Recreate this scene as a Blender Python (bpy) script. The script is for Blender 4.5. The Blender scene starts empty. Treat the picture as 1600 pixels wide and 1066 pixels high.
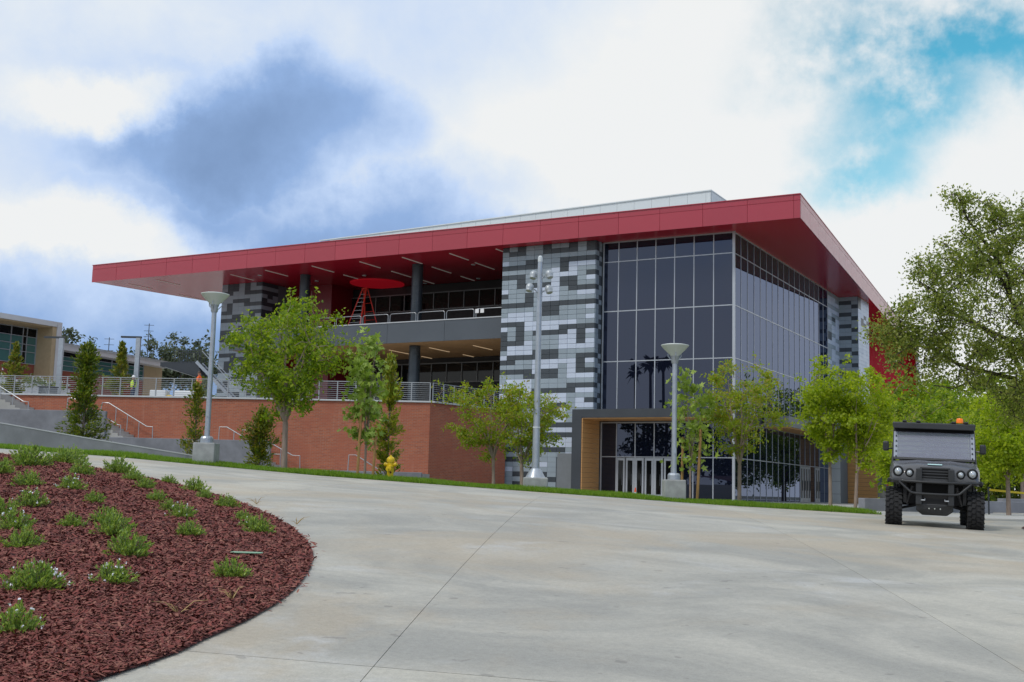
import bpy, bmesh, math, random
import numpy as np
from mathutils import Vector, Matrix, Quaternion

SC = bpy.context.scene
R = math.radians
# ------------------------------------------------------------------ camera
# world axes: X runs along the long red-roofed front, Y along the glazed side, origin under the photographer
RIGHT = Vector((0.87362989, 0.48593718, 0.02521643))
UP = Vector((0.03947564, -0.12243151, 0.99169159))
FWD = Vector((-0.4849871, 0.86537598, 0.1261425))
cam = bpy.data.cameras.new('camera')
cam.sensor_width = 36.0
cam.lens = 36.0 * 1824.965 / 1600.0
cam.clip_start = 0.1
cam.clip_end = 4000.0
co = bpy.data.objects.new('camera', cam)
SC.collection.objects.link(co)
m3 = Matrix((RIGHT, UP, -FWD)).transposed()
co.matrix_world = Matrix.Translation((0, 0, 1.6)) @ m3.to_4x4()
SC.camera = co
# ------------------------------------------------------------------ view
SC.view_settings.view_transform = 'Standard'
SC.view_settings.look = 'None'
SC.view_settings.exposure = 0.12
SC.view_settings.gamma = 1.0
SC.cycles.use_denoising = True
SC.cycles.max_bounces = 6
SC.cycles.transparent_max_bounces = 6
# ------------------------------------------------------------------ sky
SUN_EL, SUN_AZ = R(52), R(-20)      # azimuth measured from -Y (behind the camera) towards +X
SKYDIR = Vector((math.sin(SUN_AZ) * math.cos(SUN_EL), -math.cos(SUN_AZ) * math.cos(SUN_EL), math.sin(SUN_EL)))
world = bpy.data.worlds.new('World')
SC.world = world
world.use_nodes = True
NT = world.node_tree
NT.nodes.clear()

class NB:
    """tiny node-building helper"""
    def __init__(s, nt): s.nt = nt
    def n(s, t, **k):
        o = s.nt.nodes.new(t)
        ins = k.pop('ins', {})
        for a, b in k.items(): setattr(o, a, b)
        for a, b in ins.items(): s.set(o, a, b)
        return o
    def set(s, o, a, b):
        i = o.inputs[a]
        if hasattr(b, 'is_output') or isinstance(b, bpy.types.NodeSocket): s.nt.links.new(b, i)
        elif isinstance(b, bpy.types.Node): s.nt.links.new(b.outputs[0], i)
        else:
            try: i.default_value = b
            except Exception: i.default_value = (*b, 1.0) if len(b) == 3 else b
    def math(s, op, a, b=0.0, c=None, clamp=False):
        o = s.n('ShaderNodeMath', operation=op, use_clamp=clamp)
        s.set(o, 0, a); s.set(o, 1, b)
        if c is not None: s.set(o, 2, c)
        return o.outputs[0]
    def vm(s, op, a, b=None, out=0):
        o = s.n('ShaderNodeVectorMath', operation=op)
        s.set(o, 0, a)
        if b is not None: s.set(o, 1, b)
        return o.outputs[out]
    def mr(s, v, a, b, c=0.0, d=1.0, smooth=True):
        o = s.n('ShaderNodeMapRange')
        o.interpolation_type = 'SMOOTHSTEP' if smooth else 'LINEAR'
        for i, x in enumerate((v, a, b, c, d)): s.set(o, i, x)
        return o.outputs[0]
    def noise(s, vec, scale, detail=4, rough=0.55, dist=0.0, out=0):
        o = s.n('ShaderNodeTexNoise')
        if vec is not None: s.set(o, 'Vector', vec)
        s.set(o, 'Scale', scale); s.set(o, 'Detail', detail); s.set(o, 'Roughness', rough); s.set(o, 'Distortion', dist)
        return o.outputs[out]
    def mix(s, f, a, b, mode='MIX'):
        o = s.n('ShaderNodeMixRGB', blend_type=mode)
        s.set(o, 0, f); s.set(o, 1, a); s.set(o, 2, b)
        return o.outputs[0]
    def ramp(s, f, stops, interp='LINEAR'):
        o = s.n('ShaderNodeValToRGB')
        e = o.color_ramp.elements
        o.color_ramp.interpolation = interp
        while len(e) < len(stops): e.new(0.5)
        for x, (p, c) in zip(e, stops): x.position = p; x.color = (*c, 1.0)
        s.set(o, 0, f)
        return o.outputs[0]

b = NB(NT)
tc = b.n('ShaderNodeTexCoord')
rot = b.n('ShaderNodeVectorRotate', rotation_type='Z_AXIS', ins={'Vector': tc.outputs['Generated'], 'Angle': -math.atan2(0.4889, 0.8724)})
V = rot.outputs[0]
w1 = b.vm('SUBTRACT', b.noise(V, 4.2, 8, 0.62, out=1), (0.5, 0.5, 0.5))
w1s = b.n('ShaderNodeVectorMath', operation='SCALE', ins={0: w1, 'Scale': 0.18}).outputs[0]
VW = b.vm('ADD', V, w1s)
def blob(c, sr, sz, k, soft=0.0):
    d = b.vm('MULTIPLY', b.vm('SUBTRACT', VW, c), (1 / sr, 1 / sr, 1 / sz))
    return b.math('MULTIPLY', b.mr(b.vm('LENGTH', d, out=1), 1.0, soft), k)
dark = None
for bl in (((-0.225, 0.934, 0.282), 0.26, 0.105, 1.0), ((-0.27, 0.953, 0.225), 0.27, 0.07, .72), ((-0.13, 0.953, 0.205), 0.27, 0.085, .82), ((-0.28, .92, .28), .40, .20, .46),
           ((-0.06, 0.975, 0.195), 0.17, 0.06, .80), ((-0.44, 0.93, 0.115), 0.28, 0.11, 0.82),
           ((-0.27, 0.91, 0.335), 0.17, 0.05, 0.45), ((-.01, .97, .235), .13, .07, .5), ((-0.24, 0.96, 0.10), 0.34, 0.11, 0.85)):
    x = blob(*bl)
    dark = x if dark is None else b.math('MAXIMUM', dark, x)
white = None
for bl in (((0.22, 0.94, 0.24), 0.36, 0.30, 1.0), ((-0.33, 0.905, 0.315), 0.10, 0.04, .9), ((-0.335, 0.94, 0.205), 0.16, 0.045, .8)):
    x = blob(*bl)
    white = x if white is None else b.math('MAXIMUM', white, x)
front = b.mr(b.vm('DOT_PRODUCT', V, (0, 1, 0), out=1), 0.55, 0.85)
gen = b.mr(b.noise(V, 1.7, 7, 0.58, 0.3), 0.38, 0.72)
genk = b.math('MULTIPLY', gen, b.math('SUBTRACT', 0.95, b.math('MULTIPLY', front, 0.65)))
fine = b.math('MULTIPLY', b.math('SUBTRACT', b.noise(V, 6.5, 8, 0.58, 0.2), 0.5), 0.62)
t = b.math('ADD', b.math('MAXIMUM', dark, genk), fine)
t = b.math('SUBTRACT', t, b.math('MULTIPLY', white, 0.75), clamp=True)
S10 = 10.0
cl = b.ramp(t, [(0.0, (.80, .815, .82)), (0.16, (.70, .76, .83)), (0.40, (.49, .62, .85)), (0.68, (.27, .41, .68)), (1.0, (.19, .295, .50))])
cl10 = b.n('ShaderNodeVectorMath', operation='SCALE', ins={0: cl, 'Scale': S10}).outputs[0]
sky = b.n('ShaderNodeTexSky', sky_type='NISHITA')
sky.sun_disc = False
sky.sun_elevation = SUN_EL
sky.sun_rotation = math.atan2(SKYDIR.x, SKYDIR.y)
sky.air_density, sky.dust_density, sky.ozone_density = 1.0, 0.4, 2.0
skc = b.mix(1.0, sky.outputs[0], (0.58, 1.62, 1.42), 'MULTIPLY')
bm_ = None
for bl in (((0.335, 0.88, 0.36), 0.20, 0.06, 1.0), ((0.305, 0.90, 0.315), 0.10, 0.08, 0.95), ((0.29, 0.915, 0.27), 0.09, 0.04, 0.8)):
    x = blob(*bl, soft=0.25)
    bm_ = x if bm_ is None else b.math('MAXIMUM', bm_, x)
genb = b.mr(b.noise(b.vm('ADD', V, (3.1, 1.7, 5.2)), 2.6, 6, 0.55, 0.3), 0.60, 0.72)
bm_ = b.math('MAXIMUM', bm_, b.math('MULTIPLY', genb, b.math('SUBTRACT', 1.0, front)))
bm_ = b.math('MULTIPLY', bm_, b.mr(b.noise(V, 11.0, 6, 0.6), 0.72, 0.46))
fin = b.mix(bm_, cl10, skc)
bg = b.n('ShaderNodeBackground', ins={'Color': fin, 'Strength': 0.1})
wo = b.n('ShaderNodeOutputWorld')
NT.links.new(bg.outputs[0], wo.inputs[0])
# ------------------------------------------------------------------ sun behind thin cloud
sl = bpy.data.lights.new('sun', 'SUN')
sl.energy = 1.45
sl.angle = R(10)
sl.color = (1.0, 0.95, 0.87)
so = bpy.data.objects.new('sun', sl)
SC.collection.objects.link(so)
so.rotation_euler = SKYDIR.to_track_quat('Z', 'Y').to_euler()

# ================================================================== helpers
COL = SC.collection
WLOC = {}
FH = Vector((-0.48889, 0.87234)); RH = Vector((0.87234, 0.48889))
def W(u, v): return (RH.x * u + FH.x * v, RH.y * u + FH.y * v)      # metres right of / ahead of the photographer
ZE = [(-60, 3.6), (-16.3, 2.472), (-13.01, 2.31), (-10.22, 2.185), (-7.43, 1.996), (-4.81, 1.827), (-2.52, 1.714), (0.42, 1.57), (3.03, 1.45), (5.48, 1.334), (7.43, 1.27), (9.63, 1.197), (13.13, 1.172), (60, 1.15)]
ZEU = [a for a, _ in ZE]; ZEZ = [c for _, c in ZE]
def hz(u, v):
    """terrain height: the drive climbs away from the camera to a crest at the lawn, then levels out"""
    z = float(np.interp(u, ZEU, ZEZ))
    if v <= 31:
        t = v / 31
        return z * (2 * t - t * t) if v > 0 else max(-1.5, z * 2 * t)
    t = min(1.0, (v - 31) / 14); t = t * t * (3 - 2 * t)
    return z + (1.15 - z) * t
def G(u, v, dz=0.0):
    x, y = W(u, v)
    return Vector((x, y, hz(u, v) + dz))

class MB:
    def __init__(s): s.v = []; s.f = []
    def add(s, vs, fs):
        o = len(s.v); s.v += [tuple(p) for p in vs]; s.f += [tuple(i + o for i in f) for f in fs]; return s
    def box(s, x0, x1, y0, y1, z0, z1):
        return s.add([(x0, y0, z0), (x1, y0, z0), (x1, y1, z0), (x0, y1, z0), (x0, y0, z1), (x1, y0, z1), (x1, y1, z1), (x0, y1, z1)],
                     [(0, 3, 2, 1), (4, 5, 6, 7), (0, 1, 5, 4), (1, 2, 6, 5), (2, 3, 7, 6), (3, 0, 4, 7)])
    def obox(s, c, a, bb, d):
        c, a, bb, d = map(Vector, (c, a, bb, d))
        P = [c + a * i + bb * j + d * k for k in (-1, 1) for i, j in ((-1, -1), (1, -1), (1, 1), (-1, 1))]
        return s.add(P, [(0, 3, 2, 1), (4, 5, 6, 7), (0, 1, 5, 4), (1, 2, 6, 5), (2, 3, 7, 6), (3, 0, 4, 7)])
    def bar(s, p, q, w, h=None, up=(0, 0, 1)):
        p, q = Vector(p), Vector(q); h = h or w
        d = (q - p); L = d.length; d.normalize()
        x = d.cross(Vector(up))
        if x.length < 1e-3: x = d.cross(Vector((1, 0, 0)))
        x.normalize(); y = x.cross(d)
        return s.obox((p + q) / 2, d * L / 2, x * w / 2, y * h / 2)
    def tube(s, pts, r, n=8, cap=True):
        pts = [Vector(p) for p in pts]
        rs = r if isinstance(r, (list, tuple)) else [r] * len(pts)
        o = len(s.v); prev = None
        for i, p in enumerate(pts):
            d = (pts[min(i + 1, len(pts) - 1)] - pts[max(i - 1, 0)]).normalized()
            if prev is None:
                a = d.cross(Vector((0, 0, 1)))
                if a.length < 1e-3: a = d.cross(Vector((1, 0, 0)))
            else:
                a = prev - d * prev.dot(d)
                if a.length < 1e-4: a = d.cross(Vector((1, 0, 0)))
            a.normalize(); prev = a; c = d.cross(a)
            for k in range(n):
                t = 2 * math.pi * k / n
                s.v.append(tuple(p + (a * math.cos(t) + c * math.sin(t)) * rs[i]))
        for i in range(len(pts) - 1):
            for k in range(n):
                s.f.append((o + i * n + k, o + i * n + (k + 1) % n, o + (i + 1) * n + (k + 1) % n, o + (i + 1) * n + k))
        if cap:
            s.f.append(tuple(o + k for k in reversed(range(n))))
            s.f.append(tuple(o + (len(pts) - 1) * n + k for k in range(n)))
        return s
    def lathe(s, prof, c=(0, 0, 0), n=20, axis='z'):
        o = len(s.v); c = Vector(c)
        for r, z in prof:
            for k in range(n):
                t = 2 * math.pi * k / n
                p = (r * math.cos(t), r * math.sin(t), z)
                if axis == 'y': p = (p[0], p[2], p[1])
                if axis == 'x': p = (p[2], p[0], p[1])
                s.v.append(tuple(c + Vector(p)))
        for i in range(len(prof) - 1):
            for k in range(n):
                s.f.append((o + i * n + k, o + i * n + (k + 1) % n, o + (i + 1) * n + (k + 1) % n, o + (i + 1) * n + k))
        s.f.append(tuple(o + k for k in reversed(range(n)))); s.f.append(tuple(o + (len(prof) - 1) * n + k for k in range(n)))
        return s
    def prism(s, poly, z0, z1):
        n = len(poly); o = len(s.v)
        s.v += [(x, y, z0) for x, y in poly] + [(x, y, z1) for x, y in poly]
        s.f.append(tuple(o + i for i in reversed(range(n)))); s.f.append(tuple(o + n + i for i in range(n)))
        for i in range(n): s.f.append((o + i, o + (i + 1) % n, o + n + (i + 1) % n, o + n + i))
        return s
    def extr(s, poly3, d):
        """closed solid: planar polygon poly3 swept by vector d"""
        n = len(poly3); o = len(s.v); d = Vector(d)
        s.v += [tuple(p) for p in poly3] + [tuple(Vector(p) + d) for p in poly3]
        s.f.append(tuple(o + i for i in reversed(range(n)))); s.f.append(tuple(o + n + i for i in range(n)))
        for i in range(n): s.f.append((o + i, o + (i + 1) % n, o + n + (i + 1) % n, o + n + i))
        return s

def fixnorm(me):
    bm = bmesh.new(); bm.from_mesh(me); bmesh.ops.recalc_face_normals(bm, faces=bm.faces); bm.to_mesh(me); bm.free()
def meshof(mb, name, mat, smooth=False, norm=True):
    me = bpy.data.meshes.new(name)
    me.from_pydata(mb.v, [], mb.f)
    if norm and len(mb.f) < 60000: fixnorm(me)
    me.materials.append(mat)
    if smooth:
        me.polygons.foreach_set('use_smooth', [True] * len(me.polygons))
        if hasattr(me, 'set_sharp_from_angle'): me.set_sharp_from_angle(angle=R(40))
    return me
def tag(o, label=None, cat=None, group=None, kind=None):
    if label: o['label'] = label
    if cat: o['category'] = cat
    if group: o['group'] = group
    if kind: o['kind'] = kind
    return o
def obj(name, me, parent=None, loc=None, rz=0.0, **k):
    o = bpy.data.objects.new(name, me); COL.objects.link(o)
    base = Vector((0, 0, 0))
    if parent is not None:
        o.parent = parent; base = -WLOC.get(parent, Vector((0, 0, 0)))
    o.location = base + Vector(loc or (0, 0, 0)); o.rotation_euler = (0, 0, rz)
    WLOC[o] = Vector(loc or (0, 0, 0))
    return tag(o, **k)
def add(name, mb, mat, parent=None, bev=0.0, smooth=False, norm=True, **k):
    o = obj(name, meshof(mb, name, mat, smooth, norm), parent, **k)
    if bev:
        md = o.modifiers.new('bevel', 'BEVEL'); md.width = bev; md.segments = 2; md.limit_method = 'ANGLE'; md.angle_limit = R(35)
    return o
def empty(name, loc=(0, 0, 0), **k):
    o = bpy.data.objects.new(name, None); COL.objects.link(o); o.empty_display_size = 0.3
    o.location = loc; WLOC[o] = Vector(loc)
    return tag(o, **k)
def clone(o, parent=None):
    c = o.copy(); COL.objects.link(c); WLOC[c] = WLOC.get(o, Vector((0, 0, 0)))
    if parent is not None: c.parent = parent
    for ch in list(o.children): clone(ch, c)
    return c

# ================================================================== materials
MATS = {}
def mat(name, col, rough=0.6, metal=0.0, var=0.0, vscale=3.0, bump=0.0, bscale=40.0, spec=0.5, emit=0.0, ior=1.5, coat=0.0, col2=None, stretch=None, ov=0.0):
    if name in MATS: return MATS[name]
    m = bpy.data.materials.new(name); m.use_nodes = True
    nb = NB(m.node_tree); p = m.node_tree.nodes['Principled BSDF']
    p.inputs['Roughness'].default_value = rough; p.inputs['Metallic'].default_value = metal
    p.inputs['IOR'].default_value = ior; p.inputs['Specular IOR Level'].default_value = spec
    p.inputs['Coat Weight'].default_value = coat; p.inputs['Coat Roughness'].default_value = 0.08
    tcn = nb.n('ShaderNodeTexCoord'); vec = tcn.outputs['Object']
    if stretch:
        vec = nb.vm('MULTIPLY', vec, stretch)
    if var > 0 or col2:
        n = nb.noise(vec, vscale, 5, 0.6)
        c2 = col2 or tuple(c * (1 - var) for c in col)
        c = nb.mix(nb.mr(n, 0.3, 0.7), col, c2)
        if ov: c = nb.mix(1.0, c, nb.ramp(nb.n('ShaderNodeObjectInfo').outputs['Random'], [(0, (1 - ov,) * 3), (1, (1 + ov,) * 3)]), 'MULTIPLY')
        nb.set(p, 'Base Color', c)
        nb.set(p, 'Roughness', nb.mr(nb.noise(vec, vscale * 2.3, 4), 0.3, 0.7, max(0.03, rough - 0.06), min(1, rough + 0.08)))
    else:
        p.inputs['Base Color'].default_value = (*col, 1)
    if bump > 0:
        bn = nb.n('ShaderNodeBump', ins={'Strength': bump, 'Distance': 0.02, 'Height': nb.noise(tcn.outputs['Object'], bscale, 4, 0.6)})
        nb.set(p, 'Normal', bn.outputs[0])
    if emit:
        p.inputs['Emission Color'].default_value = (*col, 1); p.inputs['Emission Strength'].default_value = emit
    MATS[name] = m
    return m

RED = mat('red_metal_panel', (.42, .030, .055), .34, var=.10, vscale=.35, coat=.4, ov=.05)
SOFFIT = mat('red_soffit_panel', (.50, .018, .038), .22, spec=.42)
REDFLAT = mat('red_wall_paint', (.50, .008, .022), .85, var=.1, vscale=.5, spec=.15)
DISCRED = mat('glowing_red_paint', (.80, .012, .03), .5, emit=.12)  # painted disc given a faint glow of its own; no lamp there
PAN_L = mat('pale_blue_zinc', (.56, .63, .75), .38, var=.08, vscale=.7, spec=.5, ov=.06)
PAN_M = mat('mid_grey_zinc', (.32, .385, .435), .42, var=.12, vscale=.7, ov=.08)
PAN_D = mat('charcoal_zinc', (.058, .072, .085), .40, var=.2, vscale=.7, ov=.15)
PANBACK = mat('joint_backing', (.17, .19, .21), .8)
GLASS = mat('dark_tinted_glass', (.006, .008, .018), .006, ior=1.62, spec=.66)
_nb = NB(GLASS.node_tree); _p = GLASS.node_tree.nodes['Principled BSDF']; _p.inputs['Specular IOR Level'].default_value = 0.0; _p.inputs['Roughness'].default_value = .6
_fr = _nb.n('ShaderNodeFresnel', ins={'IOR': 1.85}); _gl = _nb.n('ShaderNodeBsdfGlossy', ins={'Color': (.60, .70, .98), 'Roughness': .004})
_mx = _nb.n('ShaderNodeMixShader'); _nb.set(_mx, 0, _fr.outputs[0]); GLASS.node_tree.links.new(_p.outputs[0], _mx.inputs[1]); GLASS.node_tree.links.new(_gl.outputs[0], _mx.inputs[2])
GLASS.node_tree.links.new(_mx.outputs[0], GLASS.node_tree.nodes['Material Output'].inputs[0])
GLASS2 = mat('dark_window_glass', (.006, .007, .008), .04, ior=1.38)
ALU = mat('clear_anodised_aluminium', (.46, .49, .53), .34, metal=.35, var=.06)
MULL = mat('grey_window_frame', (.20, .205, .21), .4, metal=.2, var=.06)
DARKM = mat('dark_grey_metal_cladding', (.048, .056, .066), .45, var=.15, vscale=.6)
SLABGREY = mat('slate_grey_panel', (.085, .10, .118), .5, var=.12, vscale=.4)
COLUMN = mat('blue_grey_column_paint', (.042, .058, .072), .32, var=.1, vscale=1.2)
TAN = mat('tan_wood_soffit', (.56, .33, .155), .55, var=.15, vscale=.8)
WOOD = mat('honey_wood_plank', (.62, .34, .13), .5, col2=(.50, .255, .09), vscale=5, stretch=(.25, .25, 6))
WHITEP = mat('white_metal_panel', (.66, .70, .71), .4, var=.06, vscale=.5)
STRIP = mat('light_strip_diffuser', (.75, .70, .64), .4, emit=.06)
STRIPW = mat('warm_light_strip_diffuser', (1, .76, .48), .4, emit=.25)
INTER = mat('dark_interior_wall', (.035, .034, .036), .6, var=.2, vscale=.6)
GALV = mat('galvanised_pole', (.44, .48, .53), .38, metal=.45, var=.15, vscale=5)
STEEL = mat('brushed_steel_rail', (.42, .44, .46), .34, metal=.6, var=.06)
CONC_W = mat('retaining_wall_concrete', (.25, .258, .285), .85, var=.28, vscale=1.1, bump=.25, bscale=30)
CONC_B = mat('lamp_base_concrete', (.40, .41, .40), .85, var=.25, vscale=4, bump=.35, bscale=50)
CONC_P = mat('plaza_concrete', (.46, .45, .42), .85, var=.15, vscale=.5, bump=.15)
YEL = mat('yellow_hydrant_paint', (.78, .53, .008), .38, var=.15, vscale=12)

# ================================================================== special materials
def ground_uv(nb):
    tcn = nb.n('ShaderNodeTexCoord')
    r = nb.n('ShaderNodeVectorRotate', rotation_type='Z_AXIS', ins={'Vector': tcn.outputs['Object'], 'Angle': -math.atan2(0.4889, 0.8724)})
    return r.outputs[0]
def drive_mat():
    m = bpy.data.materials.new('weathered_concrete'); m.use_nodes = True
    nb = NB(m.node_tree); p = m.node_tree.nodes['Principled BSDF']
    v = ground_uv(nb)
    oi = nb.n('ShaderNodeObjectInfo')
    vs = nb.vm('MULTIPLY', v, (.38, .42, 1)); v2 = nb.vm('MULTIPLY', v, (.5, .5, 1))
    n1 = nb.noise(vs, 1.0, 7, .66, 1.2); n2 = nb.noise(nb.vm('ADD', v2, (7, 3, 0)), .55, 6, .65, .9); n3 = nb.noise(nb.vm('ADD', v2, (1, 9, 4)), .9, 7, .7, .5)
    c = nb.mix(nb.mr(n1, .36, .66), (.315, .308, .272), (.465, .447, .385))
    c = nb.mix(nb.math('MULTIPLY', nb.mr(n2, .44, .64), .60), c, (.42, .35, .25))
    c = nb.mix(nb.math('MULTIPLY', nb.mr(n3, .56, .72), .6), c, (.50, .51, .50))
    st = nb.noise(nb.vm('MULTIPLY', nb.vm('ADD', v, (40, 11, 0)), (.35, .8, 1)), .8, 6, .65, .9)      # pale hosed-off bands
    c = nb.mix(nb.math('MULTIPLY', nb.mr(st, .58, .68), .28), c, (.52, .535, .54))
    dk = nb.noise(nb.vm('MULTIPLY', nb.vm('ADD', v, (90, 5, 0)), (.6, .8, 1)), .7, 6, .65, .8)
    c = nb.mix(nb.math('MULTIPLY', nb.mr(dk, .60, .74), .25), c, (.22, .22, .21))
    n4 = nb.noise(v, 22, 5, .7); n5 = nb.noise(v, 95, 3, .6)
    c = nb.mix(.36, c, nb.mix(n4, (.15, .15, .15), (.85, .85, .85)), 'OVERLAY')
    c = nb.mix(.34, c, nb.mix(n5, (.1, .1, .1), (.9, .9, .9)), 'OVERLAY')
    spots = nb.mr(nb.noise(v, 6.5, 2, .4), .71, .75)
    c = nb.mix(nb.math('MULTIPLY', spots, .35), c, (.12, .11, .10))
    c = nb.mix(1.0, c, nb.ramp(oi.outputs['Random'], [(0, (.94, .94, .95)), (1, (1.05, 1.04, 1.02))]), 'MULTIPLY')
    nb.set(p, 'Base Color', c)
    nb.set(p, 'Roughness', nb.mr(n1, .3, .7, .62, .82))
    bn = nb.n('ShaderNodeBump', ins={'Strength': .18, 'Distance': .01, 'Height': nb.noise(nb.vm('MULTIPLY', v, (10, 60, 1)), 3, 4, .6)})
    nb.set(p, 'Normal', bn.outputs[0])
    return m
def brick_mat():
    m = bpy.data.materials.new('red_running_bond_brick'); m.use_nodes = True
    nb = NB(m.node_tree); p = m.node_tree.nodes['Principled BSDF']
    tcn = nb.n('ShaderNodeTexCoord'); o = tcn.outputs['Object']
    sp = nb.n('ShaderNodeSeparateXYZ', ins={0: o}); cx = nb.n('ShaderNodeCombineXYZ', ins={0: sp.outputs[0], 1: sp.outputs[2]})
    bt = nb.n('ShaderNodeTexBrick', ins={'Vector': cx.outputs[0], 'Color1': (.45, .128, .058), 'Color2': (.32, .084, .042), 'Mortar': (.34, .215, .16), 'Scale': 1.0, 'Mortar Size': .011, 'Bias': -.1, 'Brick Width': .30, 'Row Height': .092})
    c = nb.mix(nb.mr(nb.noise(o, .7, 5), .35, .7), bt.outputs[0], (.38, .115, .065))
    c = nb.mix(.65, bt.outputs[0], c)
    eff = nb.noise(nb.vm('MULTIPLY', o, (2.2, 2.2, .22)), 1.3, 5, .6)
    c = nb.mix(nb.math('MULTIPLY', nb.mr(eff, .56, .75), .25), c, (.48, .29, .21))
    nb.set(p, 'Base Color', c); p.inputs['Roughness'].default_value = .85
    bn = nb.n('ShaderNodeBump', ins={'Strength': .6, 'Distance': .012, 'Height': nb.math('SUBTRACT', 1.0, bt.outputs[1])})
    nb.set(p, 'Normal', bn.outputs[0])
    return m
def leaf_mat(name, cols, trans=.35, rough=.5):
    m = bpy.data.materials.new(name); m.use_nodes = True
    nt = m.node_tree; nb = NB(nt); p = nt.nodes['Principled BSDF']; out = nt.nodes['Material Output']
    g = nb.n('ShaderNodeNewGeometry'); n = len(cols)
    c = nb.ramp(g.outputs['Random Per Island'], [(i / max(1, n - 1), x) for i, x in enumerate(cols)])
    nb.set(p, 'Base Color', c); p.inputs['Roughness'].default_value = rough
    tr = nb.n('ShaderNodeBsdfTranslucent', ins={'Color': nb.mix(1.0, c, (1.25, 1.3, .6), 'MULTIPLY')})
    mx = nb.n('ShaderNodeMixShader', ins={0: trans}); nt.links.new(p.outputs[0], mx.inputs[1]); nt.links.new(tr.outputs[0], mx.inputs[2])
    nt.links.new(mx.outputs[0], out.inputs[0])
    return m
DRIVE = drive_mat(); BRICK = brick_mat()
MULCH = mat('mulch_soil', (.095, .022, .020), .95, var=.5, vscale=14, bump=1.0, bscale=60)
CHIP = leaf_mat('red_mulch_chip', [(.075, .018, .014), (.17, .040, .031), (.24, .060, .046), (.12, .027, .022), (.31, .13, .09), (.16, .037, .03)], 0.0, .85)
GRASSM = leaf_mat('lawn_blade', [(.13, .24, .018), (.18, .31, .025), (.24, .36, .035), (.15, .26, .018)], .5, .6)
LAWNM = mat('lawn_soil_green', (.10, .19, .02), .95, var=.4, vscale=6)
DIRT = mat('bare_ground', (.20, .17, .12), .95, var=.3, vscale=.6, col2=(.14, .15, .08))
JOINT = mat('dark_joint_soil', (.09, .085, .08), .95)  # plain dark soil colour for the slab joints

# ================================================================== ground, drive, lawn, plaza
def grid(us, vs, fz, name, m, **k):
    mb = MB(); n = len(us)
    for v in vs:
        for u in us:
            x, y = W(u, v); mb.v.append((x, y, fz(u, v)))
    for j in range(len(vs) - 1):
        for i in range(n - 1): mb.f.append((j * n + i, j * n + i + 1, (j + 1) * n + i + 1, (j + 1) * n + i))
    return add(name, mb, m, None, smooth=True, **k)
us = [-900, -400, -200, -100] + [x * 2.0 for x in range(-30, 31)] + [100, 200, 400, 900]
vs = [-300, -120, -60, -30, -16] + [x * 2.0 for x in range(-6, 30)] + [64, 72, 84, 100, 140, 220, 400, 900, 1600]
grid(us, vs, lambda u, v: hz(u, v) - .13, 'ground', DIRT, label='bare ground sheet under the paving', kind='structure')
drive = empty('driveway', (0, 0, 0), label='sloping pale concrete driveway climbing to the lawn', kind='structure')
BV = [4.0, 6.02, 6.28, 6.68, 7.02, 7.56, 8.18, 8.94, 9.92, 10.78, 11.68, 12.74, 14.2, 15.74, 17.6, 19.24, 20.46, 21.18, 21.92, 24.2, 26]
BU = [-2.35, -2.04, -1.93, -1.81, -1.76, -1.65, -1.58, -1.56, -1.63, -1.75, -1.96, -2.29, -2.87, -3.62, -4.72, -5.96, -7.18, -8.3, -9.49, -13.2, -17]
def slab(k, v0, v1):
    lo = lambda v: -1.24 + .08 * v + 3.75 * k + .0025
    hi = lambda v: -1.24 + .08 * v + 3.75 * (k + 1) - .0025
    tj = lambda u, v: v - .16 * u if v0 > -3 or v > 0 else v
    mb = MB(); nv = max(2, int((v1 - v0) / .9)); nu = 5
    for j in range(nv + 1):
        vv = v0 + (v1 - v0) * j / nv
        for i in range(nu + 1):
            u = lo(vv) + (hi(vv) - lo(vv)) * i / nu
            sh = -.16 * (u + .5) * max(0.0, 1 - abs(vv - 6.55) / 5.0)
            v_ = vv + sh
            x, y = W(u, v_); mb.v.append((x, y, hz(u, v_)))
    n = nu + 1
    for j in range(nv):
        for i in range(nu): mb.f.append((j * n + i, j * n + i + 1, (j + 1) * n + i + 1, (j + 1) * n + i))
    # turned-down edges
    ring = [i for i in range(n)] + [j * n + nu for j in range(1, nv + 1)] + [nv * n + i for i in range(nu - 1, -1, -1)] + [j * n for j in range(nv - 1, 0, -1)]
    o = len(mb.v)
    for i in ring: x, y, z = mb.v[i]; mb.v.append((x, y, z - .07))
    L = len(ring)
    for i in range(L): mb.f.append((ring[i], o + i, o + (i + 1) % L, ring[(i + 1) % L]))
    add('slab', mb, DRIVE, drive, smooth=True, norm=False)
for k in range(-4, 7):
    slab(k, -5.0, 6.545); slab(k, 6.557, 30.2)
def rect(us_, vs_, dz, name, m, **k): return grid(us_, vs_, lambda u, v: hz(u, v) + dz, name, m, **k)
rect([9.7 + 1.5 * i for i in range(22)], [30.0 + 1.0 * i for i in range(17)], .002, 'plaza', CONC_P, label='flat pale plaza paving beside the glazed front', kind='structure')
pz = MB().prism([(-36, 60), (8, 44), (40, 62), (40, 140), (-20, 140), (-22.3, 67), (-36, 66.5)], 1.02, 1.19)
add('plaza_walk', pz, CONC_P, None, label='concrete walk along the foot of the big building', kind='structure')
lawn = grid([-22 + .8 * i for i in range(40)], [30.12, 30.3, 30.6, 31.0, 31.5, 32.3, 33.2, 34.5, 36.2], lambda u, v: hz(u, v) + (.004 + .066 * min(1, max(0, (v - 30.12) / .6)) if u < 9.4 else -.02), 'lawn', LAWNM, label='narrow lawn strip on the crest behind the driveway', kind='structure')
rng = np.random.default_rng(4)
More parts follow.
